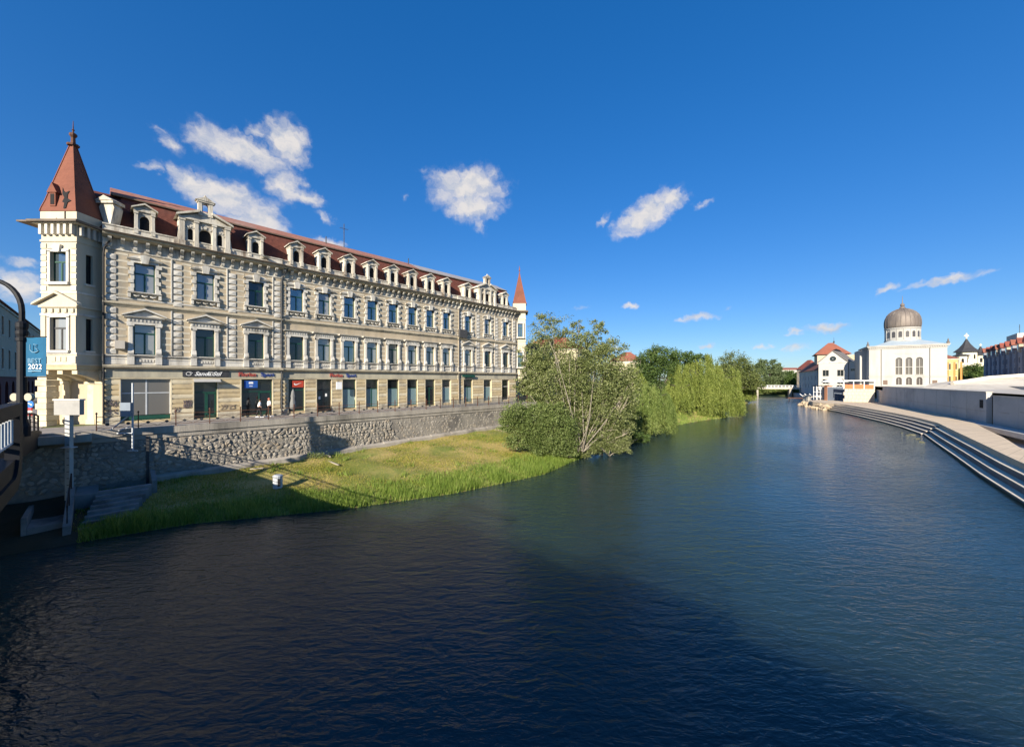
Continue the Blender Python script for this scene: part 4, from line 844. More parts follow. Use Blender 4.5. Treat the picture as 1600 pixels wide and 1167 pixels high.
# ================================================================== things on the left bank
# water gauge post with box
gp_ = gr(108, 786, .8); gp_ = Vector((gp_.x, gp_.y, 0))
t = thing('gauge_post', 'tall pale concrete gauge post carrying a wide grey box by the river steps', 'post', (gp_.x, gp_.y, .6))
zt = 8.5-(648-594)*gp_.y/F-.6
MB().box(-.15, .15, -.11, .11, 0, zt).build('post_shaft', mat('post_concrete', (.48,.47,.43), (.40,.39,.36), .8, 2, (.42,.42,.40), 1), t)
MB().box(-.32, .32, -.2, .2, zt*.64, zt*.64+.06).build('collar', m_galv, t)
for q in range(9): MB().box(-.02, .13, -.122, -.11, .5+q*.42, .53+q*.42).build('gauge_mark', m_dark, t)
bxo = MB().box(-.80, .80, -.13, .13, zt, zt+.90).build('gauge_box', mat('grey_box_paint', (.36,.35,.32), (.31,.30,.28), .7, 1.5, (.24,.235,.22), .8), t)
MB().box(-.84, .84, -.17, .17, zt+.90, zt+.99).build('box_lid', mat('pale_lid', (.66,.64,.58), (.58,.56,.52), .7), bxo)
# utility cabinet on a thin pole
cpos = nc(1.3, -37.2, 0); t = thing('pole_cabinet', 'small blue-grey cabinet on a thin pole beside the gauge post', 'cabinet', (cpos.x, cpos.y, 3.6))
zc = 8.5-(648-594)*cpos.y/F-3.6
MB().tube([(0, 0, 0), (0, 0, zc+2.2)], .06, 8).build('pole', m_galv, t); MB().box(-.62, .08, -.25, -.02, zc-.1, zc+.85).build('cabinet_box', mat('blue_grey_paint', (.20,.24,.28), (.17,.20,.24), .6, 2), t); MB().box(-.35, .35, -.04, .04, -.02, .06).build('wall_bracket', m_galv, t)
b = MB().tube([(-1.6, -.2, 1.25), (-.1, -.1, 2.5)], .05, 6).tube([(-1.2, -.2, 1.25), (-.1, -.1, 1.7)], .04, 6).tube([(-1.7, -.2, 1.25), (.2, -.2, 1.25)], .05, 6); b.build('stay_bars', m_galv, t)
# concrete river steps
sp_ = gr(222, 768, 1.2); t = thing('river_stairs', 'weathered concrete stairs leading from the wall down to the water', 'stairs', nc(.6, -35.0, 0), ROT)
m_stair = mat('stair_concrete', (.25,.245,.23), (.18,.175,.165), .9, 1.2, (.11,.11,.105), .7, bump=.2, bscale=10)
for q in range(8): MB().box(-.9-.10*q, 1.5-.17*q, -.47*(q+1), -.47*q+.02, -.8, 1.62-.17*q).build('stair_step', m_stair, t)
MB().extx([(.6, -.8), (.6, 1.95), (.1, 1.95), (-3.9, .75), (-3.9, -.8)], -2.15, -1.85).build('side_wall', m_stair, t); MB().extx([(2.4, .5), (2.4, 2.1), (1.6, 2.1), (.1, 1.75), (.1, .5)], 1.55, 1.8).build('side_wall', m_stair, t)
MB().box(-3.4, -2.17, -2.9, .2, -.8, .75).box(-3.6, -3.41, -2.9, .2, -.8, 1.3).box(-1.84, -.9, -.45, 2.4, -.8, 1.58).build('landing', m_stair, t)
MB().tube([(-2, -3.6, .8), (-2, -3.6, 1.75), (-2, .2, 2.85), (-2, .2, 1.9)], .035, 6).tube([(-2, -1.8, 1.3), (-2, -1.8, 2.25)], .03, 6).build('hand_rail', m_dark, t)
# bin on the bank
bp_ = gr(434, 760, .85); t = thing('litter_bin', 'grey metal bin with dark slot standing alone on the grass bank', 'bin', (bp_.x, bp_.y, .75), R(20))
MB().lathe([(.30, 0), (.31, .05), (.31, .80), (.29, .84)], k=14).build('bin_body', m_galv, t); MB().box(.05, .22, -.315, -.25, .18, .70).build('bin_slot', m_hole, t)
MB().lathe([(.335, .84), (.335, .90), (.20, .96)], k=14).build('bin_lid', m_galv, t)
for q in range(7): MB().box(-.012+.29*math.cos(3.5+q*.33), .012+.29*math.cos(3.5+q*.33), -.335, -.30, .1, .8) if False else None
# timber boards lying in the grass
for k, (x, y, a, L, lab) in enumerate(((520, 724, 5, 2.6, 'pale weathered plank lying in the dry grass, nearer the water'), (510, 716, 0, 2.6, 'pale weathered plank lying in the dry grass, nearer the wall'), (402, 735, 70, 1.0, 'short pale stick lying beside the wall foot'))):
    p = gr(x, y, 1.12); nn, cc = to_nc(p); u = (cc-float(wl(nn)))/(float(cfoot(nn))-float(wl(nn))); zz = float(zbank(nn, np.array(u)))
    b = MB(); b.extz([(-L/2, -.07), (-L*.1, -.085), (L/2, -.06), (L/2, .075), (0, .07), (-L/2, .08)], .05, .12)
    o = b.build('plank', mat('weathered_timber', (.40,.35,.27), (.32,.28,.21), .9, 4)); o.location = (p.x, p.y, zz); o.rotation_euler = (0, 0, R(-50+a)); tag(o, lab, 'plank')
# people by the sports shop window
def skin_mesh(name, verts, edges, radii, m, parent, sub_=1):
    me = bpy.data.meshes.new(name); me.from_pydata(verts, edges, []); o = bpy.data.objects.new(name, me); link(o, parent); me.materials.append(m)
    md = o.modifiers.new('skin', 'SKIN'); md.use_smooth_shade = True
    for v, r_ in zip(me.skin_vertices[0].data, radii): v.radius = (r_, r_)
    me.skin_vertices[0].data[0].use_root = True
    s_ = o.modifiers.new('sub', 'SUBSURF'); s_.levels = sub_; s_.render_levels = sub_; return o
def person(label, loc, rz, hair, shirt, trousers, stride, lean, h=1.72):
    t = thing('person', label, 'person', loc, rz, None); k = h/1.72; skin = mat('skin', (.55,.34,.24), (.50,.30,.21), .6)
    J = dict(pel=(0,0,.93), wai=(0,-lean*.3,1.10), che=(0,-lean,1.33), nec=(0,-lean*1.25,1.48), hed=(0,-lean*1.4,1.60), top=(0,-lean*1.4,1.68),
             sl=(-.18,-lean,1.39), el=(-.26,-lean+.02,1.12), hl=(-.22,-lean-.16,.92), sr=(.18,-lean,1.39), er=(.26,-lean+.02,1.12), hr=(.22,-lean-.16,.93),
             pl=(-.10,0,.88), kl=(-.11,-stride*.5,.49), al=(-.11,-stride*.4,.09), tl=(-.11,-stride*.4-.16,.04), pr=(.10,0,.88), kr=(.11,stride*.35,.49), ar=(.11,stride*.8,.10), tr=(.11,stride*.8-.15,.04))
    nm = list(J); vs = [tuple(c*k for c in J[n]) for n in nm]; ix = {n: i for i, n in enumerate(nm)}
    E_ = [('pel','wai'),('wai','che'),('che','nec'),('nec','hed'),('hed','top'),('che','sl'),('sl','el'),('el','hl'),('che','sr'),('sr','er'),('er','hr'),('pel','pl'),('pl','kl'),('kl','al'),('al','tl'),('pel','pr'),('pr','kr'),('kr','ar'),('ar','tr')]
    rad = dict(pel=.13,wai=.12,che=.14,nec=.055,hed=.095,top=.075,sl=.07,el=.045,hl=.035,sr=.07,er=.045,hr=.035,pl=.09,kl=.06,al=.042,tl=.035,pr=.09,kr=.06,ar=.042,tr=.035)
    skin_mesh('body', vs, [(ix[a], ix[b_]) for a, b_ in E_], [rad[n]*k for n in nm], skin, t)
    def part(nmz, names, edges, add, m):
        id_ = {n: i for i, n in enumerate(names)}; skin_mesh(nmz, [tuple(c*k for c in J[n]) for n in names], [(id_[a], id_[b_]) for a, b_ in edges], [(rad[n]+add)*k for n in names], m, t)
    part('shirt', ['pel','wai','che','sl','el','sr','er'], [('pel','wai'),('wai','che'),('che','sl'),('sl','el'),('che','sr'),('sr','er')], .028, shirt)
    part('trousers', ['pel','pl','kl','al','pr','kr','ar'], [('pel','pl'),('pl','kl'),('kl','al'),('pel','pr'),('pr','kr'),('kr','ar')], .022, trousers)
    hx, hy, hz = (c*k for c in J['hed'])
    MB().lathe([(.09, hz-.04), (.115, hz+.02), (.11, hz+.09), (.06, hz+.14), (.01, hz+.15)], hx, hy+.02, 10).build('hair', hair, t, smooth=True)
    for s_ in ('tl', 'tr'): x, y, z = (c*k for c in J[s_]); MB().extx([(y-.12, 0), (y+.20, 0), (y+.20, .09), (y+.05, .12), (y-.10, .07)], x-.05, x+.05).build('shoe', mat('white_shoe', (.75,.74,.72), (.6,.6,.6), .6), t)
    return t
m_shirt = mat('white_cotton', (.80,.79,.77), (.70,.69,.68), .9); m_trs = mat('black_denim', (.015,.015,.017), (.025,.025,.028), .9); m_hair = mat('dark_hair', (.02,.014,.010), (.03,.02,.015), .7); m_cap = mat('red_cap', (.55,.16,.10), (.5,.14,.09), .7)
pa = nc(9.9, -41.9, 5.0); person('person in loose white shirt and black trousers, the left of two walking past the shop', pa, ROT+R(75), m_hair, m_shirt, m_trs, .30, .06)
pb = nc(10.7, -41.9, 5.0); person('person with reddish cap, white shirt and black trousers, the right of two walkers', pb, ROT+R(100), m_cap, m_shirt, m_trs, .26, .03, 1.78)
# closed grey parasol
t = thing('closed_parasol', 'tall folded grey parasol standing in front of the shop with red poster', 'parasol', nc(12.9, -42.2, 5.0))
MB().lathe([(.34, 0), (.34, .08), (.05, .14)], k=12).build('parasol_base', m_conc, t); MB().tube([(0, 0, .1), (0, 0, 2.65)], .03, 8).build('pole', m_iron, t)
pr_ = [(.10, .55), (.26, .70), (.25, 1.2), (.17, 1.7), (.20, 1.9), (.12, 2.35), (.03, 2.6)]; b = MB().lathe(pr_, k=16)
b.v = [(x*(1+.16*math.sin(5*math.atan2(y, x)+z)), y*(1+.16*math.sin(5*math.atan2(y, x)+z)), z) for x, y, z in b.v]; b.build('folded_canopy', mat('grey_fabric', (.20,.20,.19), (.15,.15,.145), .9, 3), t, smooth=True)
# white wall lantern box sign
t = thing('box_sign', 'small white projecting sign bracketed off the shop front pier', 'sign', nc(17.9, -43.3, 7.9), ROT)
MB().box(-.3, .3, -.06, .06, -.4, .4).build('sign_panel', m_wlet, t); MB().tube([(0, .5, .5), (0, 0, .5)], .025, 6).tube([(0, 0, .5), (0, 0, .4)], .02, 6).build('sign_bracket', m_iron, t)
# street lamp with banner at the bridge head
lp = nc(-2.9, -31.5, 0); zl = zdeck(-31.5); t = thing('street_lamp', 'dark curved street lamp post at the bridge head on the far left', 'lamp', (lp.x, lp.y, zl))
side_ = Vector((-1, 0, 0)); zt = 12.6-zl
MB().lathe([(.30, 0), (.30, .5), (.22, .7), (.19, .9), (.17, zt-2.1), (.22, zt-2.1), (.22, zt-1.95), (.18, zt-1.9), (.22, zt-1.75), (.22, zt-1.6), (.18, zt-1.55), (.22, zt-1.4), (.22, zt-1.2), (.14, zt-1.1)], k=12).build('post', m_dark, t)
MB().tube([(0, 0, zt-1.2)]+[(-1.6+1.6*math.cos(a), 0, zt-.6+1.6*math.sin(a)) for a in np.linspace(0, 2.2, 12)], .11, 8).build('crook', m_dark, t)
MB().lathe([(.05, 0), (.16, .1), (.22, .25), (.06, .42)], -2.55, 0, 10).build('lamp_head', m_dark, t, loc=(0, 0, zt+.15))
for q in (-1, 1): MB().tube([(q*.36, -.05, 2.0), (q*.36, .10, 2.0)], .20, 16).build('round_sign', mat('pale_disc', (.42,.39,.30), (.38,.35,.26), .5), t); MB().tube([(0, 0, 2.0), (q*.5, 0, 2.0)], .03, 6).build('sign_arm', m_dark, t)
b = MB(); cols = 8; W_, H_ = 1.08, 1.98
for q in range(cols):
    x0, x1 = W_*q/cols, W_*(q+1)/cols; f_ = lambda x: .05*math.sin(x*5+.5)
    b.poly([(x0, f_(x0), 0), (x1, f_(x1), 0), (x1, f_(x1), H_), (x0, f_(x0), H_)]); b.poly([(x0, f_(x0)+.012, 0), (x0, f_(x0)+.012, H_), (x1, f_(x1)+.012, H_), (x1, f_(x1)+.012, 0)])
zb_ = 8.5-(588-594)*lp.y/F; t2 = thing('street_banner', 'blue banner with white lettering hanging from the street lamp', 'banner', (lp.x+.2, lp.y-.02, zb_))
b.build('banner_cloth', mat('blue_banner', (.012,.115,.22), (.010,.09,.18), .8, 1), t2, smooth=True)
m_bl = mat('banner_print', (.18,.32,.42), (.16,.29,.38), .8)
text('banner_lettering', 'BEST', .34, m_bl, t2, (.55, -.07, .78), ext=.004); text('banner_lettering', '2022', .36, m_wlet, t2, (.58, -.07, .48), ext=.004)
MB().tube([(.32, -.07, 1.62), (.32, -.07, 1.35), (.45, -.07, 1.22), (.62, -.07, 1.22), (.76, -.07, 1.30)], .025, 5).tube([(.50, -.07, 1.62), (.66, -.07, 1.60), (.58, -.07, 1.44), (.70, -.07, 1.36)], .02, 5).build('banner_emblem', m_bl, t2); MB().box(.22, .9, -.075, -.07, .24, .30).build('banner_line', m_bl, t2)
MB().tube([(-.2, 0, H_+.03), (W_, 0, H_+.03)], .025, 6).tube([(-.2, 0, -.03), (W_, 0, -.03)], .025, 6).build('banner_arms', m_dark, t2)
# road signs
sg1 = at(47, 655, 33); t = thing('keep_right_sign', 'round blue arrow sign on a red and white striped bollard', 'sign', (sg1.x, sg1.y, 5.0))
m_rs = mat('sign_blue', (.03,.16,.50), (.03,.14,.44), .5); m_rw = mat('sign_red', (.55,.05,.05), (.48,.05,.05), .5)
for q in range(4): MB().box(-.16, .16, -.05, .05, .15+q*.24, .39+q*.24).build('stripe', m_rw if q % 2 else m_wlet, t)
MB().tube([(0, -.02, 1.42), (0, .03, 1.42)], .32, 18).build('sign_disc', m_rs, t); MB().ext([(-.16, 1.50), (.06, 1.40), (.03, 1.34), (.2, 1.32), (.12, 1.48), (.09, 1.44), (-.13, 1.55)], -.035, -.022).build('sign_arrow', m_wlet, t); MB().tube([(0, .05, 0), (0, .05, 1.3)], .035, 6).build('sign_pole', m_galv, t)
sg2 = at(75, 655, 34.5); t = thing('blue_plate_sign', 'square blue road sign by the corner pier of the palace', 'sign', (sg2.x, sg2.y, 5.0))
MB().tube([(0, .04, 0), (0, .04, 3.3)], .03, 6).build('sign_pole', m_galv, t); MB().box(-.30, .30, -.02, .01, 2.55, 3.3).build('sign_plate', m_rs, t); MB().box(-.07, .07, -.035, -.022, 2.62, 2.98).ext([(-.16, 2.96), (.16, 2.96), (0, 3.22)], -.036, -.024).build('sign_arrow', m_wlet, t)
# parked car far down the side street
cp = at(56, 654, 47); t = thing('parked_car', 'dark car standing in the side street beyond the corner', 'car', (cp.x, cp.y, 5.0), R(12))
pf = [(-2.0,.35),(-2.05,.75),(-1.75,.92),(-1.15,1.0),(-.55,1.42),(.75,1.45),(1.45,1.0),(1.95,.9),(2.05,.6),(2.0,.35)]
MB().ext(pf, -.82, .82).build('car_body', mat('black_car_paint', (.02,.02,.022), (.03,.03,.03), .3, spec=.5), t); MB().ext([(-1.05, 1.0), (-.5, 1.36), (.70, 1.39), (1.3, 1.0)], -.835, .835).build('side_window', m_shop, t)
for x in (-1.25, 1.25):
    for y in (-.80, .80): w__ = MB().tube([(x, y-.1, .32), (x, y+.1, .32)], .32, 14).build('wheel', m_asph, t); MB().tube([(x, y-.11, .32), (x, y+.11, .32)], .18, 10).build('rim', m_galv, w__)
for y in (-.6, .6): MB().box(-2.08, -1.98, y-.18, y+.18, .62, .78).build('headlight', m_wlet, t)
# ================================================================== plain buildings
def block(name, label, p0, p1, depth, z0, z1, m_wall, m_roof_, floors=(), roof=None, cat='building', pane=None, frame=None, group=None, eave=.4):
    """facade from p0 to p1 (seen from the side where p1 lies to the right), depth inland; floors: (sill, head, width, count[, arched])"""
    p0, p1 = Vector(p0[:2]), Vector(p1[:2]); L = (p1-p0).length; ang = math.atan2(p1.y-p0.y, p1.x-p0.x)
    t = thing(name, label, cat, (p0.x, p0.y, z0), ang, group); H = z1-z0; ops = []
    for f_ in floors:
        for q in range(f_[3]): cx_ = L*(q+.5)/f_[3]; ops.append((cx_-f_[2]/2, cx_+f_[2]/2, f_[0], f_[1]))
    b = MB(); wall_open(b, 0, L, 0, H, 0, ops, .25); b.poly([(0,0,0),(0,depth,0),(0,depth,H),(0,0,H)]).poly([(L,0,0),(L,0,H),(L,depth,H),(L,depth,0)]).poly([(0,depth,0),(L,depth,0),(L,depth,H),(0,depth,H)]).poly([(0,0,H),(L,0,H),(L,depth,H),(0,depth,H)])
    b.build('wall', m_wall, t); k = 0
    for f_ in floors:
        w_, h_ = f_[2], f_[1]-f_[0]
        fm = MB().box(-w_/2-.12, w_/2+.12, -.06, .02, -.15, 0).box(-w_/2-.1, w_/2+.1, -.05, .02, h_, h_+.15).box(-.03, .03, .1, .16, 0, h_).mesh('window', frame or m_white); pm_ = MB().box(-w_/2, w_/2, .16, .18, 0, h_).mesh('pane', pane or m_pane2)
        for q in range(f_[3]): wo_ = inst('window', fm, t, (L*(q+.5)/f_[3], 0, f_[0])); inst('pane', pm_, wo_)
    if roof:
        kind, rh = roof; e = eave; R_ = MB()
        if kind == 'gable':      # ridge along the facade
            R_.extx([(-e, H), (-e, H+.15), (depth/2, H+rh), (depth+e, H+.15), (depth+e, H)], -e, L+e)
        elif kind == 'front':    # gable end faces front
            R_.ext([(-e, H), (0, H), (L/2, H+rh-.2), (L, H), (L+e, H), (L/2, H+rh)], -e, depth+e); MB().ext([(0, H), (L, H), (L/2, H+rh-.2)], .0, depth).build('gable_wall', m_wall, t)
        else:
            i_ = min(depth, L)*.42; a = [(-e, -e), (L+e, -e), (L+e, depth+e), (-e, depth+e)]; c_ = [(i_, depth/2), (L-i_, depth/2)]
            lo = [(x, y, H) for x, y in a]; hi = [(x, y, H+rh) for x, y in c_]
            R_.poly([lo[0], lo[1], hi[1], hi[0]]).poly([lo[1], lo[2], hi[1]]).poly([lo[2], lo[3], hi[0], hi[1]]).poly([lo[3], lo[0], hi[0]])
        R_.build('roof', m_roof_, t)
    MB().box(-.15, L+.15, -.15, .05, H-.35, H-.02).build('eaves_cornice', m_white, t)
    return t
m_redroof = tile_mat('bright_red_tile', (.27,.075,.05), (.21,.06,.042), (.17,.06,.045)); m_oran = tile_mat('orange_tile', (.30,.105,.065), (.24,.085,.055), (.20,.085,.06))
m_pinkw = mat('pale_rose_plaster', (.50,.41,.30), (.43,.35,.26), .9, .8); m_redw = mat('dark_red_plaster', (.17,.055,.05), (.14,.045,.04), .9, .8)
t = block('street_house', 'long rose-grey house with red roof and dark red arcade behind the street lamp', nc(-10, -76), nc(-10, -150), 12, 5.0, 19.2, m_pinkw, m_redroof, [(5.2, 8.0, 1.5, 13), (10.0, 12.6, 1.5, 13)], ('gable', 2.2))
L_ = 74; b = MB()
for q in range(13): arch_wall(b, L_*q/13, L_*(q+1)/13, 0, 4.0, L_*(q+.5)/13-1.3, L_*(q+.5)/13+1.3, 0, 2.3, -.35, .0, 8, 1.1)
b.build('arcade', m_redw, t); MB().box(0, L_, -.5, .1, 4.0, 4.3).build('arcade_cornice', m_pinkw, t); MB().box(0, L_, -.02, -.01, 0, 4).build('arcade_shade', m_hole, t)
# roofs behind the riverside trees
hA = at(848, 560, 82); block('garden_house', 'cream house with bright red roof just beyond the far corner spire', (hA.x-6, hA.y+3), (hA.x+7, hA.y-3), 10, 5.0, 15.2, m_cream, m_redroof, [(1.2, 3.2, 1.1, 5), (5.0, 7.2, 1.1, 5)], ('hip', 2.8))
ch = at(872, 528, 86); o = MB().box(-.8, .8, -.6, .6, 0, 4.3).box(-.95, .95, -.75, .75, 4.3, 4.6).build('chimney', m_oran); o.location = (ch.x, ch.y, 13.6)
tag(o, 'red brick chimney rising behind the big grey-green tree', 'chimney')
hB = at(985, 556, 120); block('hidden_house', 'house with small visible orange-red roof corner between two trees', (hB.x-6, hB.y+2), (hB.x+3, hB.y-2), 10, 5.0, 14.5, m_cream, m_oran, [(1.2, 3.0, 1.0, 3)], ('hip', 3.2))
# ================================================================== trees and plants
m_bark = mat('grey_bark', (.20,.17,.13), (.11,.095,.075), .9, 4); m_darkbark = mat('dark_bark', (.07,.06,.048), (.05,.042,.034), .9, 4); m_palebark = mat('pale_bark', (.27,.235,.18), (.18,.16,.125), .9, 4)
L_grey = leafmat('poplar_leaf', (.095,.125,.035), (.25,.28,.10), (.42,.43,.23), .34, .7)
L_bush = leafmat('bush_leaf', (.09,.13,.034), (.21,.265,.08), (.31,.35,.14), .38, .6)
L_will = leafmat('willow_leaf', (.12,.165,.03), (.27,.32,.07), (.38,.41,.12), .42, .25)
L_will2 = leafmat('willow_leaf_green', (.10,.15,.032), (.23,.29,.075), (.33,.37,.13), .40, .25)
L_oak = leafmat('oak_leaf', (0.036,0.070,0.019), (0.096,0.147,0.036), (0.128,0.179,0.049), .25, .3)
L_oliv = leafmat('olive_leaf', (0.077,0.105,0.028), (0.166,0.198,0.061), (0.218,0.237,0.077), .30, .2)
L_far = leafmat('far_leaf', (0.070,0.102,0.041), (0.141,0.186,0.077), (0.166,0.205,0.096), .25, .12)
L_grass = leafmat('short_grass_blade', (0.154,0.198,0.023), (0.371,0.339,0.058), (0.600,0.461,0.154), .35, .28)
L_reed = leafmat('reed_blade', (0.128,0.211,0.028), (0.282,0.371,0.070), (0.435,0.461,0.141), .40, .6)
def leaf_quads(C, size, D=None, asp=.55, jit=1.0):
    """one leaf-sized quad at each centre; D = preferred long axis"""
    n = len(C); a = NR.normal(size=(n, 3)) if D is None else D+NR.normal(size=(n, 3))*.25*jit
    a /= np.linalg.norm(a, axis=1, keepdims=True)+1e-9; r = NR.normal(size=(n, 3)); b = np.cross(a, r); b /= np.linalg.norm(b, axis=1, keepdims=True)+1e-9
    s = size*NR.uniform(.65, 1.3, (n, 1)); a = a*s; b = b*s*asp
    V = np.stack([C-a, C-b*.9+a*.1, C+a, C+b*.9+a*.1], 1).reshape(-1, 3); return V, np.arange(4*n).reshape(-1, 4)
def limb(b, p, q, r0, r1, bend=.15, k=6):
    p, q = Vector(p), Vector(q); m = (p+q)/2+Vector((rnd.uniform(-1, 1), rnd.uniform(-1, 1), rnd.uniform(0, 1)))*(q-p).length*bend
    b.tube([p, p.lerp(m, .55)+Vector((0, 0, .02)), m.lerp(q, .35), q], [r0, r0*.75+r1*.25, (r0+r1)/2, r1], k)
def tree(name, label, base, lobes, Z, leaf, bark, n, size, trunk=.3, clump=.17, stems=1, group=None, cat='tree', shell=.5, depth=1.0, twigs=5, asp=.55):
    """lobes: (photo x, photo y, half width px, half height px[, weight, dz]) of the crown masses at distance Z"""
    base = Vector(base); t = thing(name, label, cat, base, 0, group); Cs = []; wd = MB(); tw = MB(); k = Z/F
    tot = sum(l[2]*l[3]*(l[4] if len(l) > 4 else 1) for l in lobes); hub = []
    for l in lobes:
        wt = l[4] if len(l) > 4 else 1; c = at(l[0], l[1], Z+(l[5] if len(l) > 5 else 0)); rx, rz = l[2]*k, l[3]*k; ry = min(rx, max(rz, rx*.6))*depth
        nl = int(n*l[2]*l[3]*wt/tot); ncl = max(6, int(nl/55)); d = NR.normal(size=(ncl, 3)); d /= np.linalg.norm(d, axis=1, keepdims=True); d *= (shell+(1.05-shell)*NR.random((ncl, 1))**.6)
        cc = np.array(c)+d*np.array([rx, ry, rz]); hub.append((c, cc)); sg_ = clump*math.sqrt(rx*rz)
        pts = np.repeat(cc, 55, 0)+NR.normal(size=(ncl*55, 3))*np.repeat(sg_*NR.uniform(.5, 1.4, (ncl, 1)), 55, 0)*np.array([1, 1, .75]); Cs.append(pts)
    C = np.concatenate(Cs); C = C[C[:, 2] > base.z-.6] if base.z < 4 else C[C[:, 2] > 5.05]; C = C-np.array(base)
    V, Q = leaf_quads(C, size, asp=asp); cr = bpy.data.objects.new('crown', npmesh('crown', V, Q, leaf)); link(cr, t)
    O = Vector(base); sb = [Vector((rnd.uniform(-.5, .5)*(stems > 1), rnd.uniform(-.4, .4)*(stems > 1), -.3)) for _ in range(stems)]
    fork = None
    for i_, (c, cc) in enumerate(hub):
        q = c-O; s0 = sb[i_ % stems]
        if stems == 1:
            if fork is None:
                fork = Vector((q.x*.15, q.y*.15, max(1.0, min(x[0].z for x in hub)-O.z)*.75)); limb(wd, s0, fork, trunk, trunk*.7, .04, 8)
            limb(wd, fork, q, trunk*.5, trunk*.12, .12)
        else: limb(wd, s0, q, trunk*rnd.uniform(.8, 1.1), trunk*.42, .08)
        for p in cc[NR.choice(len(cc), min(twigs, len(cc)), False)]: limb(tw, q, Vector(p)-O, max(.018, trunk*.13), max(.008, trunk*.04), .1, 4)
    wd.build('trunk', bark, t, smooth=True); tag(tw.build('branches', bark, t), kind='stuff'); return t
def willow(name, label, base, domes, Z, leaf, strands, group, size=.16):
    """domes: (photo x, top y, half width px, bottom y, weight, dz): cords of leaves hanging from a dome"""
    base = Vector(base)+Vector((.04*Z, .06*Z, .4)); t = thing(name, label, 'tree', base, 0, group); k = Z/F; P = []; D = []; wd = MB(); tot = sum(d[2]*d[4] for d in domes); cd = MB()
    for (x, yt, hw, yb, wt, dz) in domes:
        Zd = Z+dz; c = at(x, yt, Zd); zb = max(.12, at(x, yb, Zd).z); rx = hw*k; ry = rx*.75; H = c.z-zb
        tufts = [(rnd.uniform(0, 2*math.pi), math.sqrt(rnd.random())**.7, rnd.uniform(-.10, .06)) for _ in range(int(17+hw*.5))]
        for _ in range(int(strands*hw*wt/tot)):
            ta, tr_, tz_ = tufts[rnd.randrange(len(tufts))]; rr = min(1.08, abs(tr_+rnd.gauss(0, .048))); a = ta+rnd.gauss(0, .072)/max(.25, rr); px, py = c.x+rx*rr*math.cos(a), c.y+ry*rr*math.sin(a)
            lump = 1+.05*math.sin(a*3+x)+.03*math.sin(a*7)+.06*math.sin(px*1.1+x)*math.sin(py*1.3)+.04*math.sin(px*2.7+py*1.9); pz = zb+H*lump*(1-.40*rr**3)+(.8*tz_-rnd.uniform(0, .07))*H
            ln = (pz-zb)*rnd.uniform(.3, 1.02) if rr > .62 else (pz-zb)*rnd.uniform(.15, .55)
            if math.sin(a) < -.2 and rr > .3: ln = (pz-zb)*rnd.uniform(.5, 1.02)
            m_ = max(3, int(ln/(size*.85))); f_ = np.arange(m_)/m_; ox, oy = math.cos(a)*.25, math.sin(a)*.25; swy = rnd.uniform(-.3, .3)
            dr = np.stack([px+ox*np.sqrt(f_)*2+swy*f_**2, py+oy*np.sqrt(f_)*2, pz-ln*f_], -1); P.append(dr+NR.normal(size=dr.shape)*size*.42); D.append(np.tile([ox*.6, oy*.6, -1.0], (m_, 1)))
        limb(wd, (0, 0, -.3), c+Vector((0, 0, -H*.35))-base, .16, .09, .06, 8)
        for q in range(9): a = q*.7; limb(wd, c+Vector((0, 0, -H*.35))-base, c+Vector((rx*.7*math.cos(a), ry*.7*math.sin(a), -H*.22))-base, .06, .03, .12, 5)
    C = np.concatenate(P)-np.array(base); V, Q = leaf_quads(C, size, np.concatenate(D), .34, 1.6)
    cr = bpy.data.objects.new('crown', npmesh('crown', V, Q, leaf)); link(cr, t); wd.build('trunk', m_darkbark, t, smooth=True); return t
GT = 'trees along the left bank'
def bank_base(x, y, z): p = gr(x, y, z); return (p.x, p.y, z)
# behind, far to near
tree('poplar_tree', 'slender dark poplar left of the distant footbridge', at(1187, 606, 262), [(1187,582,8,20),(1190,572,5,12)], 262, L_far, m_bark, 5000, .45, .3, .16, 1, GT)
tree('poplar_tree', 'tall dark poplar with split top behind the distant footbridge', at(1203, 606, 268), [(1203,584,9,19),(1207,574,5,12),(1198,572,4,10)], 268, L_far, m_bark, 6000, .45, .3, .16, 1, GT)
tree('poplar_tree', 'narrow poplar above the middle of the distant footbridge', at(1214, 606, 272), [(1214,586,7,17),(1216,576,4,10)], 272, L_far, m_bark, 5000, .45, .3, .16, 1, GT)
tree('broad_tree', 'broad green tree in the distance behind the footbridge', at(1224, 606, 280), [(1222,592,14,12),(1232,594,10,9)], 280, L_far, m_bark, 7000, .5, .3, .16, 1, GT)
tree('broad_tree', 'dark green tree beside the shaded quay houses', at(1241, 606, 255), [(1240,592,9,13),(1246,590,5,9),(1236,597,8,8)], 255, L_oak, m_bark, 7000, .45, .3, .16, 1, GT)
tree('broad_tree', 'tall olive-green tree rising behind the yellow-green willow pair', at(1150, 612, 140), [(1148,573,24,22),(1160,585,22,24),(1172,598,17,20),(1140,590,20,22),(1183,605,12,13),(1150,600,26,18)], 140, L_oliv, m_bark, 24000, .26, .4, .15, 1, GT)
willow('willow_tree', 'small yellowish willow at the water before the distant footbridge', bank_base(1166, 626, .4), [(1166,600,15,627,1,0)], 146, L_will, 500, GT, .26)
tree('oak_tree', 'dark green broad oak standing behind the riverside willows', at(1030, 640, 92), [(1018,566,26,24),(1040,560,24,18),(1003,585,20,26),(1030,590,34,26),(1066,562,24,15),(1088,566,18,14),(1012,610,20,22)], 92, L_oak, m_bark, 34000, .19, .5, .14, 1, GT)
willow('willow_tree', 'large weeping willow with two yellow-green domes hanging to the water', bank_base(1098, 650, .5), [(1070,562,30,636,1,3),(1122,570,36,650,1.2,0),(1096,560,32,646,1,1),(1062,588,22,645,.6,-3),(1143,592,18,651,.5,-1)], 88, L_will, 4300, GT, .18)
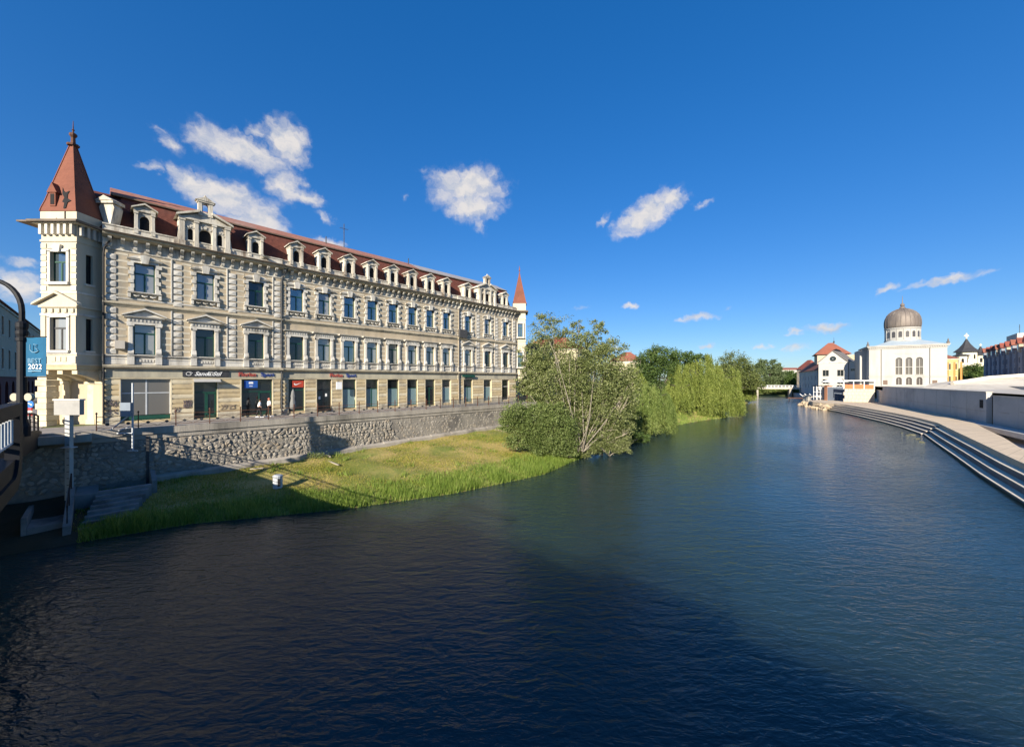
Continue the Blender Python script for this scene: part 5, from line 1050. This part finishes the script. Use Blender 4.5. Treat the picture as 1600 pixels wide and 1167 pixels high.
tree('dark_tree', 'dark shaded tree tucked against the far corner of the palace', (at(832, 640, 70).x, 70, 5.0), [(828,585,16,26),(838,610,20,24),(845,565,16,14)], 70, L_oak, m_bark, 16000, .15, .35, .15, 1, GT)
willow('willow_tree', 'yellow weeping willow between the grey-green tree and the nearer willow', bank_base(980, 672, .9), [(985,574,30,668,1,2),(962,590,20,668,.7,1)], 64, L_will, 1500, GT, .15)
willow('willow_tree', 'nearest weeping willow trailing green cords over the water', bank_base(1018, 676, .7), [(1020,598,31,681,1,0),(1000,615,22,682,.8,-1),(1034,615,18,682,.6,1)], 60, L_will2, 2100, GT, .14)
tree('large_tree', 'tall open grey-green tree with several pale stems on the bank', bank_base(905, 700, 1.3),
     [(862,512,34,22,.30),(895,520,24,18,.25),(936,516,17,20,.34),(850,550,28,30,.6),(905,552,40,28,.8),(952,555,26,26,.8),(868,600,40,40,1),(925,598,45,42,1.1),(965,602,25,34,.8),(890,645,42,36,1),(940,645,42,34,1),(835,592,20,36,.8),(815,600,12,20,.5),(985,610,16,30,.7),(905,688,30,22,.9),(940,690,34,18,.9),(978,655,18,26,.7),(845,503,13,18,.22),(905,506,10,14,.2),(818,556,13,14,.3),(990,585,10,13,.4),(925,530,12,16,.3)],
     43, L_grey, m_palebark, 104000, .10, .06, .15, 6, GT, 'tree', .42, .9, 16)
tree('leafy_bush', 'fresh green bush leaning over the wall end and the bank grass', bank_base(850, 700, 1.2),
     [(808,648,22,20),(835,662,34,24),(866,668,34,30),(820,680,24,16),(858,695,34,16),(882,700,22,16),(840,640,20,10),(890,714,13,9),(792,662,12,14),(800,690,14,9),(870,640,14,12)], 40, L_bush, m_bark, 44000, .09, .07, .20, 4, 'bushes on the left bank', 'bush', .4, .9, 6)
tree('low_bush', 'low bush with bleached twigs dipping into the river below the tall tree', bank_base(945, 708, .3), [(930,690,22,18),(958,690,24,16),(945,672,26,14),(972,702,14,8),(912,702,16,12,1.2,-1.2),(925,690,14,14,1,-1.4)], 42.5, L_grey, m_palebark, 20000, .08, .07, .16, 4, 'bushes on the left bank', 'bush', .4, .8, 14)
tree('low_bush', 'dark green shrub under the willow at the water edge', bank_base(985, 690, .5), [(985,680,20,12),(968,676,14,14),(1002,684,14,7)], 52, L_oak, m_bark, 9000, .10, .06, .17, 3, 'bushes on the left bank', 'bush', .4, .8, 4)
tree('low_bush', 'bright lime shrub at the foot of the large two-domed willow', bank_base(1108, 650, .2), [(1108,643,7,9),(1100,648,10,4)], 86, L_will, m_bark, 3000, .13, .05, .2, 2, 'bushes on the left bank', 'bush', .3, .8, 2)
# bare bleached branches
dead = MB(); db = Vector(bank_base(940, 700, .8))
for q in range(16):
    e_ = at(rnd.uniform(905, 992), rnd.uniform(625, 690), 41.5)-db; limb(dead, (0, 0, 0), e_, .05, .012, .12, 5)
    for _ in range(4): limb(dead, e_*rnd.uniform(.6, .95), e_+Vector((rnd.uniform(-1, 1), rnd.uniform(-.5, .5), rnd.uniform(-.7, .8))), .018, .006, .1, 4)
o = dead.build('dead_branches', mat('bleached_wood', (.48,.41,.31), (.38,.32,.24), .9, 3)); o.location = db; tag(o, 'spray of bare bleached branches in front of the tall tree', 'branches')
# shrubs on the far bank under the footbridge
SHL = ['leftmost shrub under the left end of the footbridge', 'second shrub from the left under the footbridge', 'third shrub from the left under the footbridge, near mid-span', 'fourth shrub from the left under the footbridge', 'fifth shrub from the left under the footbridge', 'rightmost shrub under the footbridge beside the quay houses']
for k, x in enumerate((1188, 1198, 1209, 1219, 1230, 1240)):
    Yk = 257.5/(DY+DX*(x-800)/F); tree('far_shrub', SHL[k], ((x-800)/F*Yk, Yk, .8), [(x, 610, 6.5, 4.5), (x+3, 612, 5, 3)], Yk, L_oliv if k % 2 else L_will2, m_bark, 1500, .32, .06, .25, 2, 'shrubs below the footbridge', 'shrub', .2, 1, 1)
# grass on the bank
def blades(name, n_, nr, ur, h, wdt, leaf, label, dens=None, lean=.35):
    n = NR.uniform(*nr, n_); u = NR.uniform(*ur, n_)**1.0
    if dens is not None: keep_ = NR.random(n_) < dens(n, u); n, u = n[keep_], u[keep_]
    x, y, z = bank_pt(n, u); m_ = len(n); hh = h(n, u)*NR.uniform(.55, 1.25, m_); a = NR.uniform(0, 2*np.pi, m_); l_ = NR.normal(size=(m_, 2))*lean*hh[:, None]
    B0 = np.stack([x-np.cos(a)*wdt, y-np.sin(a)*wdt, z-.03], -1); B1 = np.stack([x+np.cos(a)*wdt, y+np.sin(a)*wdt, z-.03], -1); T_ = np.stack([x+l_[:, 0], y+l_[:, 1], z+hh], -1)
    V = np.stack([B0, B1, T_], 1).reshape(-1, 3); o = bpy.data.objects.new(name, npmesh(name, V, np.arange(3*m_).reshape(-1, 3), leaf)); link(o); return tag(o, label, 'grass', kind='stuff')
blades('bank_grass', 140000, (-1.2, 46), (.14, 1.0), lambda n, u: .11+.05*np.sin(n*.9)*np.sin(u*7), .02, L_grass, 'short sun-dried grass covering the river bank below the wall', lambda n, u: .55+.45*np.sin(n*.55+u*5)*np.cos(n*.21-u*8))
blades('reed_fringe', 44000, (-1.0, 42), (.0, .30), lambda n, u: (.66-.9*u)*(.72+.28*np.sin(n*1.1)*np.sin(n*.37+1)+.28*np.sin(n*4.3)*np.sin(n*2.1+u*9)), .022, L_reed, 'tall green reeds fringing the water edge of the bank', lambda n, u: np.clip(1.2-3.2*u, .05, 1), .28)
blades('park_grass', 30000, (46, 125), (.0, 1.0), lambda n, u: .30+0*n, .06, L_reed, 'green grass slope below the willows', None, .3)
blades('bank_weeds', 26000, (2, 45), (.16, .98), lambda n, u: .30+.14*np.sin(n*2.2+u*7), .03, L_reed, 'scattered taller green weeds growing in tufts over the bank', lambda n, u: np.clip(2.6*np.sin(n*1.7+3*np.sin(u*11))*np.sin(u*19+2*np.sin(n*.8))-1.3, 0, 1), .45)
wb = thing('wall_weed', 'small green weed tuft growing at the wall foot', 'plant', nc(13.2, -37.0, 1.35)); C = NR.normal(size=(500, 3))*np.array([.5, .25, .2])+np.array([0, 0, .25]); V, Q = leaf_quads(C, .07)
link(bpy.data.objects.new('leaves', npmesh('leaves', V, Q, L_bush)), wb); MB().tube([(0, 0, 0), (.1, 0, .4)], .015, 4).build('stem', m_bark, wb)
# ================================================================== right bank
t = thing('quay_wall', 'long grey concrete retaining wall shading the right quay promenade', 'wall', (WALL0.x, WALL0.y, 1.5), math.atan2(wdir.y, wdir.x))
# local x runs along the wall away from the viewer, local +y points to the river
n_ = 10; Lw = (WALL1-WALL0).length
for q in range(n_):
    a, e = Lw*q/n_, Lw*(q+1)/n_; h = 5.1 if q < n_-1 else 3.9
    MB().box(a+.05, e-.05, -.6, 0, -1.5, h).build('wall_panel', m_conc_g, t)
    MB().box(a+.01, e-.01, -.7, .06, h, h+.14).build('wall_cap', m_conc_l, t)
for q in range(n_): MB().box(Lw*q/n_+.3, Lw*(q+1)/n_-.3, -.02, .008, 2.1, 2.16).build('formwork_line', m_conc, t)
MB().box(1.0, 2.2, -.2, .012, 2.6, 3.9).build('niche', m_hole, t)
for q in range(6): MB().box(-.8-7.0*(q+1)+.03, -.8-7.0*q, -1.0, -.4, -1.5, 4.55).build('wall_panel', m_conc_g, t); MB().box(-.8-7.0*(q+1), -.8-7.0*q, -1.1, -.34, 4.55, 4.68).build('wall_cap', m_conc_l, t)
for (x, z) in ((-4, 2.2), (-9.5, 2.6)): MB().box(x-1.4, x+1.4, -.41, -.385, z, z+.07).build('formwork_line', m_conc, t)
t = thing('low_parapet', 'low dark parapet on the square above the quay wall', 'wall', (0, 0, 6.55))
p, q = at(1497, 600, 98), at(1640, 600, 72); d_ = (q-p); d_.z = 0; ang = math.atan2(d_.y, d_.x); o = MB().box(0, d_.length, 0, .5, 0, .55).build('parapet_wall', m_conc_g, t); o.location = (p.x, p.y, 0); o.rotation_euler = (0, 0, ang)
o = MB().box(-.1, d_.length, -.08, .58, .55, .65).build('parapet_cap', m_conc, t); o.location = (p.x, p.y, 0); o.rotation_euler = (0, 0, ang)
# sloping pale ramp
t = thing('stone_ramp', 'pale sloping stone ramp with kerb at the right edge', 'ramp', (99, 78, 6.55))
b = MB(); P = [(0, 2, 0), (44, -14, 0), (44, 6, 4.2), (10, 9, 2.1), (2, 9, 1.1)]; b.poly(P).poly([P[1], (44, 14, 0), (44, 14, 4.2), P[2]]).poly([(0, 2, 0), P[4], (2, 14, 1.1), (0, 14, 0)]).poly([P[4], P[3], (10, 14, 2.1), (2, 14, 1.1)]).poly([P[3], P[2], (44, 14, 4.2), (10, 14, 2.1)])
b.build('ramp_slab', m_conc_l, t); b = MB().tube([(1.6, 9, 1.2), (10, 9.1, 2.5), (26, 7.8, 3.7), (44, 6, 4.7)], .45, 6); b.build('ramp_kerb', m_step, t)
# white low barriers
for k, (x, w_) in enumerate(((1512, 2.4), (1530, 2.8))):
    p = at(x, 601, 112); o = MB().extx([(-.4, 0), (.4, 0), (.25, .9), (-.25, .9)], -w_, w_).build('road_barrier', m_wlet); o.location = (p.x, p.y, 6.56); o.rotation_euler = (0, 0, -.5)
    tag(o, ('left' if k == 0 else 'right')+' of two white barriers on the square beside the yellow house', 'barrier', 'white barriers on the square')
# synagogue
m_syn = mat('synagogue_plaster', (.42,.405,.37), (.385,.37,.335), .85, .4, (.33,.315,.285), .2, streak=True); m_zinc = mat('dome_zinc', (.20,.165,.14), (.14,.12,.105), .62, .35, (.26,.22,.18), .6, spec=.4, metal=.25, streak=True)
S0, S1 = Vector((121.9, 130.0)), Vector((136.7, 119.6)); SL = (S1-S0).length
t = thing('synagogue', 'white synagogue with large grey metal dome on an arcaded drum', 'synagogue', (*S0, 6.5), math.atan2(S1.y-S0.y, S1.x-S0.x)); H = 13.5
fr_c = [.40, .53, .655]; b = MB(); xs = [0, 6.0, 8.45, 10.75, 13.3, SL]; cen = [7.25, 9.6, 12.0]
b.poly([(0,0,0),(6,0,0),(6,0,H),(0,0,H)]).poly([(13.2,0,0),(SL,0,0),(SL,0,H),(13.2,0,H)])
for k, c_ in enumerate(cen):
    x0, x1 = (6, 8.425, 10.8)[k], (8.425, 10.8, 13.2)[k]
    arch_wall(b, x0, x1, 3.6, H, c_-.78, c_+.78, 3.9, 8.7, 0, .4, 10); arch_wall(b, x0, x1, 0, 3.6, c_-.68, c_+.68, .1, 2.3, 0, .4, 8)
b.poly([(0,0,0),(0,0,H),(0,17,H),(0,17,0)]).poly([(SL,0,0),(SL,17,0),(SL,17,H),(SL,0,H)]).poly([(0,17,0),(0,17,H),(SL,17,H),(SL,17,0)])
b.build('wall', m_syn, t)
for c_ in cen:
    wn = MB().box(c_-.78, c_+.78, -.02, .3, 6.25, 6.42).box(c_-.06, c_+.06, .1, .3, 3.9, 8.9).box(c_-.95, c_+.95, -.15, .1, 3.7, 3.9).build('tall_window', m_syn, t); MB().ext(arch_pts(c_-.78, c_+.78, 3.9, 8.7, 10), .3, .32).build('pane', glass('pinkish_pane', (.07,.058,.05), .03), wn)
    wn = MB().box(c_-.05, c_+.05, .1, .3, .1, 2.6).build('arched_window', m_syn, t); MB().ext(arch_pts(c_-.68, c_+.68, .1, 2.3, 8), .3, .32).build('pane', glass('pinkish_pane', (.1,.1,.1), .03), wn)
    MB().box(c_-.85, c_+.85, -.08, .02, 10.6, 11.1).build('relief_panel', m_syn, t)
for x in (4.0, 15.4): MB().box(x-.55, x+.55, -.03, .06, 0, 2.0).build('side_door', mat('brown_door', (.16,.11,.08), (.13,.09,.07), .7), t)
for z, dp, h in ((0, .12, .5), (3.0, .14, .18), (3.45, .08, .12), (12.4, .18, .2), (12.9, .40, .35), (13.25, .62, .28)): MB().box(-dp, SL+dp, -dp, 17, z, z+h).build('cornice', m_syn, t)
for q in range(34): MB().box(.1+q*.53, .35+q*.53, -.30, 0, 12.62, 12.9).build('dentil', m_syn, t)
for x in (3.0, 14.3): MB().tube([(x, -.1, 0), (x, -.1, 12.4)], .08, 6).build('rain_pipe', m_iron, t)
MB().box(-1.7, -.02, 5, 17, 0, 12.6).build('side_bay', m_syn, t)
for x in (-.3, SL+.2): MB().lathe([(.35, 13.5), (.4, 14.1), (.15, 14.3), (.22, 14.6), (.04, 15.2)], x, 0, 8).build('corner_finial', m_zinc, t)
CX, CY = 9.8, 9.2
MB().lathe([(12.2, 13.52), (4.8, 15.6)], CX, CY, 4, R(45)).build('low_roof', mat('blue_zinc', (.36,.42,.46), (.31,.37,.41), .5, .6), t)
dr = MB().lathe([(4.60, 15.2), (4.60, 15.7), (4.32, 15.75), (4.32, 19.4), (4.50, 19.5), (4.60, 19.9), (4.37, 20.0)], CX, CY, 40).build('drum', m_syn, t)
for q in range(16):
    a = 2*math.pi*(q+.25)/16; o = MB().ext(arch_pts(-.42, .42, 0, 1.6, 8), -.04, .1).build('drum_window', glass('pinkish_pane', (.1,.1,.1), .03), dr); o.location = (CX+4.34*math.sin(a), CY-4.34*math.cos(a), 16.6); o.rotation_euler = (0, 0, a)
    o = MB().box(-.09, .09, -.10, .1, 0, 3.6).build('drum_pilaster', m_syn, dr); a2 = a+math.pi/16; o.location = (CX+4.36*math.sin(a2), CY-4.36*math.cos(a2), 15.8); o.rotation_euler = (0, 0, a2)
prof = [(4.41, 20.00), (4.53, 20.52), (4.60, 21.38), (4.55, 22.41), (4.37, 23.44), (3.96, 24.47), (3.32, 25.33), (2.50, 26.02), (1.50, 26.54), (0.68, 26.79), (0.64, 27.05)]
dm = MB().lathe(prof, CX, CY, 48).build('dome', m_zinc, t, smooth=True)
for q in range(24):
    a = 2*math.pi*q/24; MB().tube([(CX+(r_+.02)*math.cos(a), CY+(r_+.02)*math.sin(a), z) for r_, z in prof[:-1]], .06, 4).build('dome_rib', m_zinc, dm)
MB().lathe([(.9, 26.7), (.65, 27.3), (.42, 27.5), (.62, 27.9), (.5, 28.3), (.13, 28.7), (.04, 31.2)], CX, CY, 12).build('dome_finial', m_zinc, t)
# gabled white house with annexe
m_wht = mat('bright_white_plaster', (.48,.46,.415), (.44,.42,.38), .85, .4)
g0, g1 = at(1279, 600, 153), at(1325, 600, 146)
t = block('gabled_house', 'white house with pointed gable and round window beside the synagogue', g0, g1, 16, 4.5, 15.6, m_wht, mat('grey_slate', (.20,.18,.16), (.16,.145,.13), .8, 1), [(5.6, 8.0, 1.9, 2), (2.6, 4.4, 1.9, 2)], ('front', 4.6), pane=m_pane2)
Lg = (g1-g0).xy.length; MB().tube([(Lg*.5, -.06, 12.4), (Lg*.5, .05, 12.4)], 1.0, 20).build('round_window', m_pane2, t); MB().tube([(Lg*.5, -.1, 12.4), (Lg*.5, -.05, 12.4)], .12, 12).build('window_boss', m_white, t)
for q in (.3, .72): MB().ext(arch_pts(Lg*q-1.0, Lg*q+1.0, 0, 1.2, 8), -.06, .05).build('ground_arch', m_hole, t)
MB().box(0, Lg, -.12, .02, 2.1, 2.3).build('string_course', m_white, t)
a0, a1 = at(1326, 600, 146.2), at(1366, 600, 139); block('white_annexe', 'plain white wall annexe between gabled house and synagogue, half in shadow', a0, a1, 10, 4.5, 15.8, m_wht, m_conc_l, [(7.5, 8.4, 1.2, 3)], None)
h0, h1 = at(1277, 600, 172), at(1326, 600, 166); t = block('red_roofed_house', 'large house with orange pyramid roof looming behind the white gable', h0, h1, 14, 5.5, 20.0, m_pinkw, m_oran, [(9.5, 11.5, 1.2, 4)], ('hip', 5.6), eave=1.0)
MB().lathe([(.3, 20.0), (.35, 20.6), (.06, 21.0), (.05, 22.4)], 6.5, 7, 8).build('roof_finial', m_iron, t); MB().lathe([(2.2, 14.4), (2.0, 15.4), (1.2, 16.3), (.2, 16.8)], 6.5, 0, 12).build('round_dormer', m_dark, t)
c0_, c1_ = at(1326, 600, 178), at(1338, 600, 176); block('yellow_block', 'pale yellow flat-roofed block peeking between white gable and annexe', c0_, c1_, 8, 5.5, 20.5, mat('pale_yellow', (.62,.52,.30), (.56,.47,.27), .9), m_oran, [], None)
# shaded quay row towards the footbridge
q0, q1 = at(1249, 600, 205), at(1277, 600, 158); block('quay_house', 'shaded grey quay house with long orange roof left of the white gable', q0, q1, 9, 2.0, 12.6, m_conc_g, m_oran, [(3, 5, 1.2, 6), (6.5, 8.4, 1.2, 6)], ('gable', 5.0), pane=m_pane2)
q0, q1 = at(1245, 600, 232), at(1262, 600, 222); t = block('quay_house', 'small pale house with red pyramid roof at the end of the quay row', q0, q1, 8, 2.0, 15.0, m_pinkw, m_redroof, [(8, 10, 1.1, 3), (4, 6, 1.1, 3)], ('hip', 5.5), pane=m_pane2)
q0, q1 = at(1218, 600, 330), at(1252, 600, 330); block('distant_house', 'distant pale house with flat roof seen over the far trees', q0, q1, 12, 3.4, 17.5, m_wht, m_oran, [(9, 11, 1.4, 8)], ('gable', 2.0), pane=m_pane2)
# footbridge
f0, f1 = at(1172, 604, 208), at(1250, 604, 201); t = thing('footbridge', 'slim white-railed footbridge crossing the river in the distance', 'bridge', (f0.x, f0.y, 0), math.atan2(f1.y-f0.y, f1.x-f0.x)); Lf = (f1-f0).xy.length; zf = 8.5-(607-594)*204/F
MB().box(-8, Lf+4, 0, 3, zf-.3, zf+.6).build('deck', m_conc_l, t); MB().box(-8, Lf+4, -.1, 0, zf+1.55, zf+1.75).box(-8, Lf+4, -.1, 0, zf+.9, zf+1.05).build('hand_rail', m_wlet, t)
for q in range(15): MB().box(q*Lf/14-.12, q*Lf/14+.12, -.12, .05, zf+.6, zf+1.6).build('rail_post', m_wlet, t)
for x in (3.5, Lf-4): MB().box(x-.6, x+.6, .4, 2.6, -1, zf-.3).build('pier', m_conc, t)
# jetty, block and rails at the head of the quay
j = gr(1254, 622, 1.2); t = thing('jetty', 'dark wooden jetty with pale slanting rails at the water past the quay', 'jetty', (j.x, j.y, 0), R(-20))
MB().box(-5, 5, 0, 3, 1.0, 1.3).build('deck', m_rust, t)
for x in (-4.5, 0, 4.5): MB().box(x-.15, x+.15, .1, .4, -1, 1.0).build('pile', m_dark, t)
for q in range(3): MB().tube([(-1+q*1.6, -.1, 3.0), (2.2+q*1.6, -.4, -.1)], .12, 6).build('slanting_rail', m_wlet, t)
j = at(1269, 620, 138); o = MB().extz([(-2.5, -1.3), (2.4, -1.5), (2.6, 1.4), (-2.2, 1.5)], -.5, 3.1).build('concrete_block', m_conc_l); o.location = (j.x, j.y, 0); tag(o, 'pale concrete block at the tip of the quay beside the jetty', 'block')
# site fence, container, scaffold, brick pillar, parasols
e0, e1 = at(1318, 628, 117), at(1367, 628, 114); ang = math.atan2(e1.y-e0.y, e1.x-e0.x); t = thing('site_wall', 'cream block wall with orange panels and white frame at the end of the promenade', 'wall', (e0.x, e0.y, 1.9), ang); Le = (e1-e0).xy.length
for r_ in range(4):
    for q in range(8): x0 = Le*q/8+(.3 if r_ % 2 else 0); MB().box(x0, min(Le, x0+Le/8-.03), 0, .5, r_*1.0, r_*1.0+.97).build('wall_block', mat('cream_block', (.46,.42,.34), (.41,.37,.30), .9, .7), t)
MB().box(.3, Le*.66, .1, .2, 4.0, 5.3).build('orange_panel', mat('orange_panel', (.62,.17,.07), (.56,.15,.06), .7), t); MB().box(Le*.69, Le-.2, .1, .2, 4.0, 5.2).build('orange_panel', mat('orange_panel', (.6,.2,.1), None), t)
for x in (.1, Le*.33, Le*.67, Le-.1): MB().box(x-.1, x+.1, .05, .25, 3.95, 6.6).build('frame_post', m_wlet, t)
MB().box(0, Le, -.2, .6, 6.3, 6.6).build('frame_beam', m_wlet, t); MB().box(.2, Le-.2, .12, .2, 5.7, 6.1).build('shade_strip', m_shop, t)
p = at(1306, 625, 124); t = thing('site_container', 'dark blue-grey container box standing on the promenade by the site wall', 'container', (p.x, p.y, 1.9), R(-12)); MB().box(-2.4, 2.4, 0, 3, 0, 4.3).build('container_body', mat('blue_grey_container', (.10,.12,.15), (.085,.10,.13), .6, 1), t)
for q in range(11): MB().box(-2.3+q*.42, -2.12+q*.42, -.04, 0, .15, 4.15).build('corrugation', mat('blue_grey_container', (.1,.1,.1)), t)
MB().box(-2.45, 2.45, -.05, 3.05, 4.3, 4.42).build('container_lid', m_galv, t)
p = at(1294, 622, 125); o = MB().extz([(-.8, -.5), (.8, -.5), (.75, .6), (-.75, .6)], 0, 4.6).box(-1, 1, -.7, .8, 4.6, 4.8).build('brick_pillar', mat('brick_orange', (.42,.20,.11), (.36,.17,.10), .9, 3)); o.location = (p.x, p.y, 1.9); tag(o, 'short orange brick pillar beside the blue-grey container', 'pillar')
p = at(1285, 622, 128); t = thing('scaffold', 'white tube scaffold frame left of the brick pillar', 'scaffold', (p.x, p.y, 1.9))
for x in (-2, -.7, .7, 2):
    for y in (0, 1.2): MB().tube([(x, y, 0), (x, y, 4.6)], .08, 5).build('upright', m_wlet, t)
for z in (1.2, 2.6, 4.2): MB().tube([(-2.1, 0, z), (2.1, 0, z)], .08, 5).tube([(-2.1, 1.2, z), (2.1, 1.2, z)], .08, 5).build('ledger', m_wlet, t)
MB().box(-2.2, 2.2, -.1, 1.3, 4.6, 4.8).build('platform', m_dark, t)
for k, (x, z_) in enumerate(((1296, 139), (1312, 138))):
    p = at(x, 600, z_); t = thing('white_parasol', ('left' if k == 0 else 'right')+' of two open white parasols before the gabled house', 'parasol', (p.x, p.y, 4.5), 0, 'white parasols before the gabled house'); MB().tube([(0, 0, 0), (0, 0, 4.2)], .05, 6).build('pole', m_galv, t); MB().lathe([(2.4, 3.3), (2.4, 3.5), (.1, 4.4)], k=8).build('canopy', m_wlet, t)
# rip-rap rocks
RM = []
for s_ in range(5):
    me = bpy.data.meshes.new('rock'); bm = bmesh.new(); bmesh.ops.create_icosphere(bm, subdivisions=1, radius=1); r_ = random.Random(s_)
    for v in bm.verts: v.co *= r_.uniform(.75, 1.2); v.co.z *= .7
    bm.to_mesh(me); bm.free(); me.materials.append(mat('riprap_rock', (.52,.40,.26), (.40,.31,.21), .9, 1.2)); RM.append(me)
for q in range(46):
    f_ = (q % 23)/22; x = 88.6+f_*9.5+rnd.uniform(-.4, .4); y = 107.5+f_*22+rnd.uniform(-.5, .5); up = q//23; o = inst('riprap_rock', RM[q % 5], None, (x+up*.9-.6, y-up*.4, .1+up*.75), (rnd.random(), rnd.random(), rnd.random()*6), (rnd.uniform(.55, .95),)*3)
    tag(o, 'pale orange boulder in the rubble heap at the tip of the quay', 'rock', 'riprap rocks at the quay tip')
SRM = []
for me in RM: c_ = me.copy(); c_.materials[0] = mat('mossy_rock', (.16,.15,.10), (.10,.105,.06), .9, 2); SRM.append(c_)
RL = ['flat mossy stone lying in the water at the kink of the terrace steps', 'small mossy stone left of the step kink', 'mossy stone below the nearer terrace steps', 'low stone at the waterline past the step kink', 'rounded stone against the lowest terrace step']
for q, (x, y, s_) in enumerate(((62.4, 59.0, .75), (61.2, 58.6, .45), (59.0, 55.0, .5), (63.2, 61.4, .4), (56.2, 51.8, .45))):
    o = inst('river_stone', SRM[q], None, (x-.3, y+.1, .0), (.2*q, .1, q*1.3), (s_*.8, s_*.6, s_*.4)); tag(o, RL[q], 'rock', 'stones at the terrace steps')
# orange-yellow house, church on the hill, apartment row
o0, o1 = at(1478, 600, 143), at(1497, 600, 141.5); t = block('yellow_house', 'yellow and orange house squeezed against the right side of the synagogue', o0, o1, 8, 6.5, 16.6, mat('warm_yellow', (.47,.35,.16), (.43,.32,.145), .9), m_oran, [(6.0, 8.2, .9, 2), (1.2, 3.4, .9, 2)], ('hip', 1.6))
for q in range(3): MB().box(.2+q*1.75, .75+q*1.75, -.06, .0, .4, 8.8).build('orange_pilaster', mat('orange_paint', (.46,.22,.07), (.42,.20,.06), .9), t)
cz = at(1510, 600, 232); t = thing('hill_church', 'cream church with two dark flared spires and a bright cross on the hill', 'church', (cz.x, cz.y, 6.5)); kk = 232/F
m_chr = mat('church_cream', (.66,.61,.47), (.60,.55,.42), .9, .6); m_slate = mat('dark_slate', (.045,.045,.05), (.035,.035,.04), .7, 1)
zz = lambda y: 8.5+(594-y)*kk-6.5
def spire_tower(cx_, r_, y0, y1, y2, nm):
    b = MB().lathe([(r_, 0), (r_, zz(y0))], cx_, 0, 8, R(22.5)).build('tower_body', m_chr, t)
    h0_, h1_ = zz(y0), zz(y2); MB().lathe([(r_*1.32, h0_-.1), (r_*1.25, h0_+.3), (r_*.75, h0_+(h1_-h0_)*.3), (r_*.38, h0_+(h1_-h0_)*.6), (.18, h1_)], cx_, 0, 8, R(22.5)).build('spire', m_slate, t)
    for q in range(8): a = 2*math.pi*q/8+.0; o = MB().ext(arch_pts(-.5, .5, 0, 2.2, 6), -.06, .05).build('tower_window', m_hole, b); o.location = (cx_+r_*.935*math.sin(a), -r_*.935*math.cos(a), zz(y0)-4.4); o.rotation_euler = (0, 0, a)
    return h1_
h_ = spire_tower(0, 4.4, 550, 0, 529, 'main'); MB().box(-.2, .2, -.2, .2, h_-.2, h_+3.2).box(-1.4, 1.4, -.2, .2, h_+1.5, h_+1.9).box(-.9, .9, -.21, .21, h_+1.2, h_+2.2).build('cross', mat('gilt_white', (.8,.75,.55), (.75,.7,.5), .3), t)
h_ = spire_tower(8.6, 3.0, 555, 0, 541, 'small'); MB().box(8.45, 8.75, -.15, .15, h_-.2, h_+1.6).box(7.9, 9.3, -.15, .15, h_+.7, h_+1.0).build('cross', mat('gilt_white', (.8,.75,.55)), t)
h_ = spire_tower(-2.6, 3.2, 556, 0, 548, 'annex'); MB().box(-7, 12, .5, 14, 0, zz(566)).build('nave', m_chr, t)
tree('hill_tree', 'green tree below the church hill, left one beside the yellow house', (at(1508, 596, 196).x, 196, 6.5), [(1506,584,11,9),(1516,580,11,8),(1503,590,8,7)], 196, L_oliv, m_bark, 9000, .33, .3, .16, 1, 'trees below the church', 'tree')
tree('hill_tree', 'green tree below the church hill, right one beside the shaded apartments', (at(1528, 596, 192).x, 192, 6.5), [(1527,579,12,9),(1536,583,9,10),(1522,589,12,7)], 192, L_oak, m_bark, 9000, .33, .3, .16, 1, 'trees below the church', 'tree')
a0, a1 = at(1537, 600, 172), at(1612, 600, 118); t = block('apartment_row', 'shaded grey apartment row with red dormered roofs at the right edge', a0, a1, 12, 6.5, 19.0, mat('slate_blue_plaster', (.27,.28,.31), (.22,.23,.26), .9, .5), m_redroof, [(1.0, 3.2, 1.6, 13), (4.4, 6.4, 1.3, 13), (7.8, 9.8, 1.3, 13)], ('gable', 5.0), pane=m_pane2)
La = (a1-a0).xy.length
for q in range(9):
    x = La*(q+.5)/9; dr_ = MB().box(x-1.3, x+1.3, -.6, 4.5, 11.5, 14.4).build('dormer', m_pinkw if q % 2 else mat('slate_blue_plaster', (.2,.2,.2)), t); MB().ext([(x-1.8, 14.2), (x+1.8, 14.2), (x, 16.2)], -.9, 5.5).build('dormer_roof', m_redroof if q % 3 else m_oran, dr_)
    MB().box(x-.6, x+.6, -.66, -.6, 12.2, 13.8).build('dormer_pane', m_pane2, dr_)
for q in range(8): x = La*(q+1)/9; MB().box(x-.25, x+.25, -.5, .0, 0, 12.4).build('wall_pier', mat('slate_blue_plaster', (.2,.2,.2)), t)
MB().box(La*.30, La*.52, 3, 8, 13, 19.5).build('stair_block', m_wht, t); MB().tube([(La*.4, 5, 19.5), (La*.4, 5, 23.5)], .08, 5).tube([(La*.4-.8, 5, 22.6), (La*.4+.8, 5, 22.6)], .05, 5).build('roof_mast', m_iron, t)
